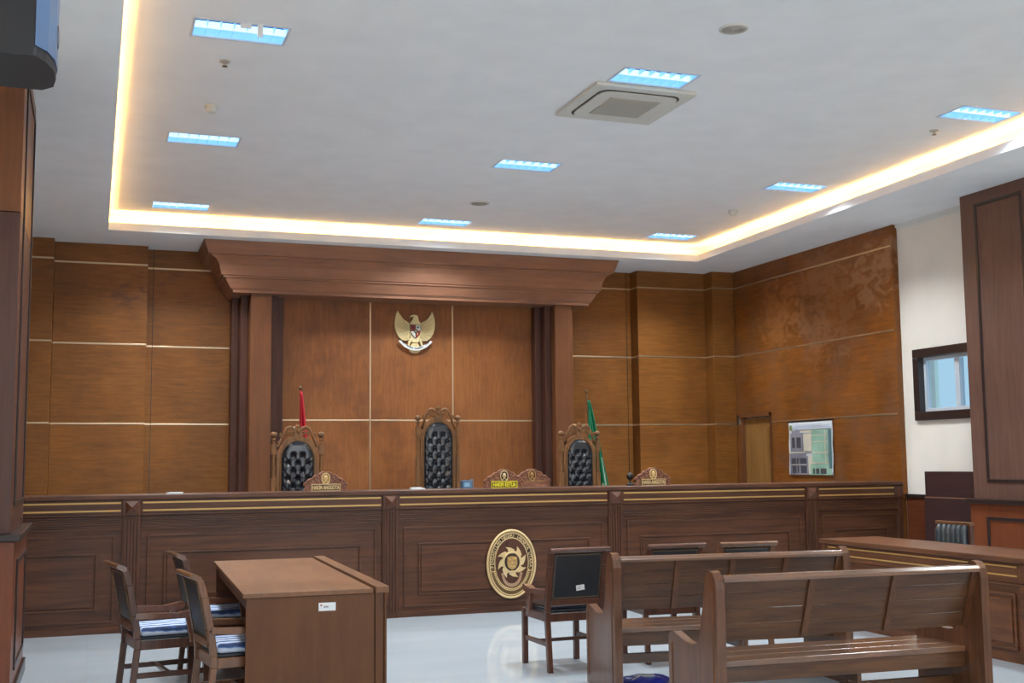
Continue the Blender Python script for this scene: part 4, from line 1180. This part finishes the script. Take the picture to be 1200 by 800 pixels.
    if sticker:
        b = MB(); z = .63; y = by_(z) - .018
        b.M = Matrix.Translation((.03, y, z)) @ Matrix.Rotation(R(-6), 4, 'Y') @ Matrix.Rotation(R(-0), 4, 'X')
        b.box(-.035, .035, -.002, .0, -.02, .02)
        so_ = b.build('paper_label', M['paper'], bo); so_['label'] = 'white paper label'
        b = MB(); b.M = Matrix.Translation((.03, y, z)) @ Matrix.Rotation(R(-6), 4, 'Y')
        b.box(-.028, .005, -.003, -.002, .004, .008).box(-.028, .0, -.003, -.002, -.008, -.004).build('printed_line', M['label_ink'], so_)
    return t
GR = 'black leather armchairs facing the bench'; GL = 'armchairs with striped cushions at the left table'
armchair('black leather armchair with white label left of the pews', (3.535, 8.76, 0), R(2), 'black', M['chair'], GR, True)
armchair('armchair whose dark crest shows above the farther pew, middle of three', (4.415, 8.80, 0), R(-3), 'black', M['chair'], GR)
armchair('lighter wood armchair showing above the farther pew, right of three', (5.035, 8.72, 0), R(-5), 'black', M['chair_light'], GR)
armchair('leftmost armchair with blue striped cushion, standing back from the table', (.50, 8.60, 0), R(-90 + 9), 'stripe', M['chair'], GL)
armchair('farthest striped cushion armchair behind the two nearer ones at the left table', (.955, 9.36, 0), R(-90 + 5), 'stripe', M['chair'], GL)
armchair('nearest armchair with blue striped cushion pushed against the left table end', (.915, 7.665, 0), R(-90 + 7), 'stripe', M['chair_light'], GL)

# channel-back chair behind the side desk
t = thing('padded_chair', 'dark channel back padded chair behind the right side desk', 'chair', (7.90, 9.66, 0), R(90))
# faces local +Y  ->  world -X after the turn
w_ = .235
for s_ in (1, -1):
    MB().box(s_ * w_ - .02, s_ * w_ + .02, -.25, -.21, 0, .93).build('back_post', M['chair'], t, .005)
    MB().box(s_ * w_ - .02, s_ * w_ + .02, .18, .22, 0, .44).build('front_leg', M['chair'], t, .005)
MB().box(-w_ - .02, w_ + .02, -.262, -.205, .93, .965).build('crest_rail', M['chair_light'], t, .008)
ch_ = MB()
for k in range(6):
    x = -.18 + k * .072
    ch_.tube([(x, -.215, .50), (x, -.19, .54), (x, -.185, .70), (x, -.19, .88), (x, -.215, .925)], [.030, .037, .037, .037, .028], 10)
ch_.box(-w_ + .021, w_ - .021, -.245, -.215, .48, .928)
ch_.build('channelled_back', M['leather_grey'], t)
MB().box(-w_ - .01, w_ + .01, -.208, .24, .44, .50).build('seat', M['leather_grey'], t, .02, 3)
MB().box(-w_ - .02, w_ + .02, -.209, .22, .38, .44).build('seat_frame', M['chair'], t, .004)

# blue bag on the floor under the farther pew
bg = MB(); vs = []; nu, nv = 28, 12
for j in range(nv + 1):
    f_ = j / nv
    for i in range(nu):
        a = 2 * PI * i / nu
        r = (1 - .8 * f_ ** 2.5) * (1 + .10 * math.sin(3 * a + 1) + .05 * math.sin(7 * a + 4 * f_))
        vs.append((.19 * r * math.cos(a), .13 * r * math.sin(a), .052 * math.sin(f_ * PI / 2) * (1 + .15 * math.sin(5 * a))))
fs = [(j * nu + i, j * nu + (i + 1) % nu, (j + 1) * nu + (i + 1) % nu, (j + 1) * nu + i) for j in range(nv) for i in range(nu)] + [list(range(nu))[::-1], [nv * nu + i for i in range(nu)]]
t = thing('plastic_bag', 'crumpled blue plastic bag on the floor below the farther pew', 'bag', (3.80, 7.86, 0))
bg.add(vs, fs, 0, True).build('bag_body', M['bag'], t)
MB().tube([(-.12, -.06, .036), (-.04, -.03, .058), (.05, -.06, .054), (.11, -.03, .036)], .007, 6).tube([(-.08, .0, .050), (.0, .01, .060), (.08, .0, .052)], .006, 6).build('white_print', M['white'], t)

# ================================================================== WORLD, CAMERA, VIEW
wd_ = bpy.data.worlds.new('sky'); S.world = wd_; wd_.use_nodes = True
bgn = wd_.node_tree.nodes['Background']; bgn.inputs[0].default_value = lin((186, 218, 238)); bgn.inputs[1].default_value = 1.15

yaw, pit, rol, fpx = .34358384, .1023866, -.00974327, 1371.9
f_ = Vector((math.sin(yaw) * math.cos(pit), math.cos(yaw) * math.cos(pit), math.sin(pit)))
r_ = Vector((math.cos(yaw), -math.sin(yaw), 0)); u_ = r_.cross(f_)
r2 = r_ * math.cos(rol) + u_ * math.sin(rol); u2 = -r_ * math.sin(rol) + u_ * math.cos(rol)
cd = bpy.data.cameras.new('camera'); cam = bpy.data.objects.new('camera', cd); COL.objects.link(cam)
cd.sensor_width = 36; cd.lens = fpx / 1200 * 36; cd.clip_start = .05; cd.clip_end = 100
cam.matrix_world = Matrix(((r2.x, u2.x, -f_.x, 0), (r2.y, u2.y, -f_.y, 0), (r2.z, u2.z, -f_.z, 1.6), (0, 0, 0, 1)))
S.camera = cam
S.view_settings.view_transform = 'Standard'; S.view_settings.look = 'None'
S.view_settings.exposure = 0.0; S.view_settings.gamma = 1.0
S.view_settings.use_curve_mapping = False
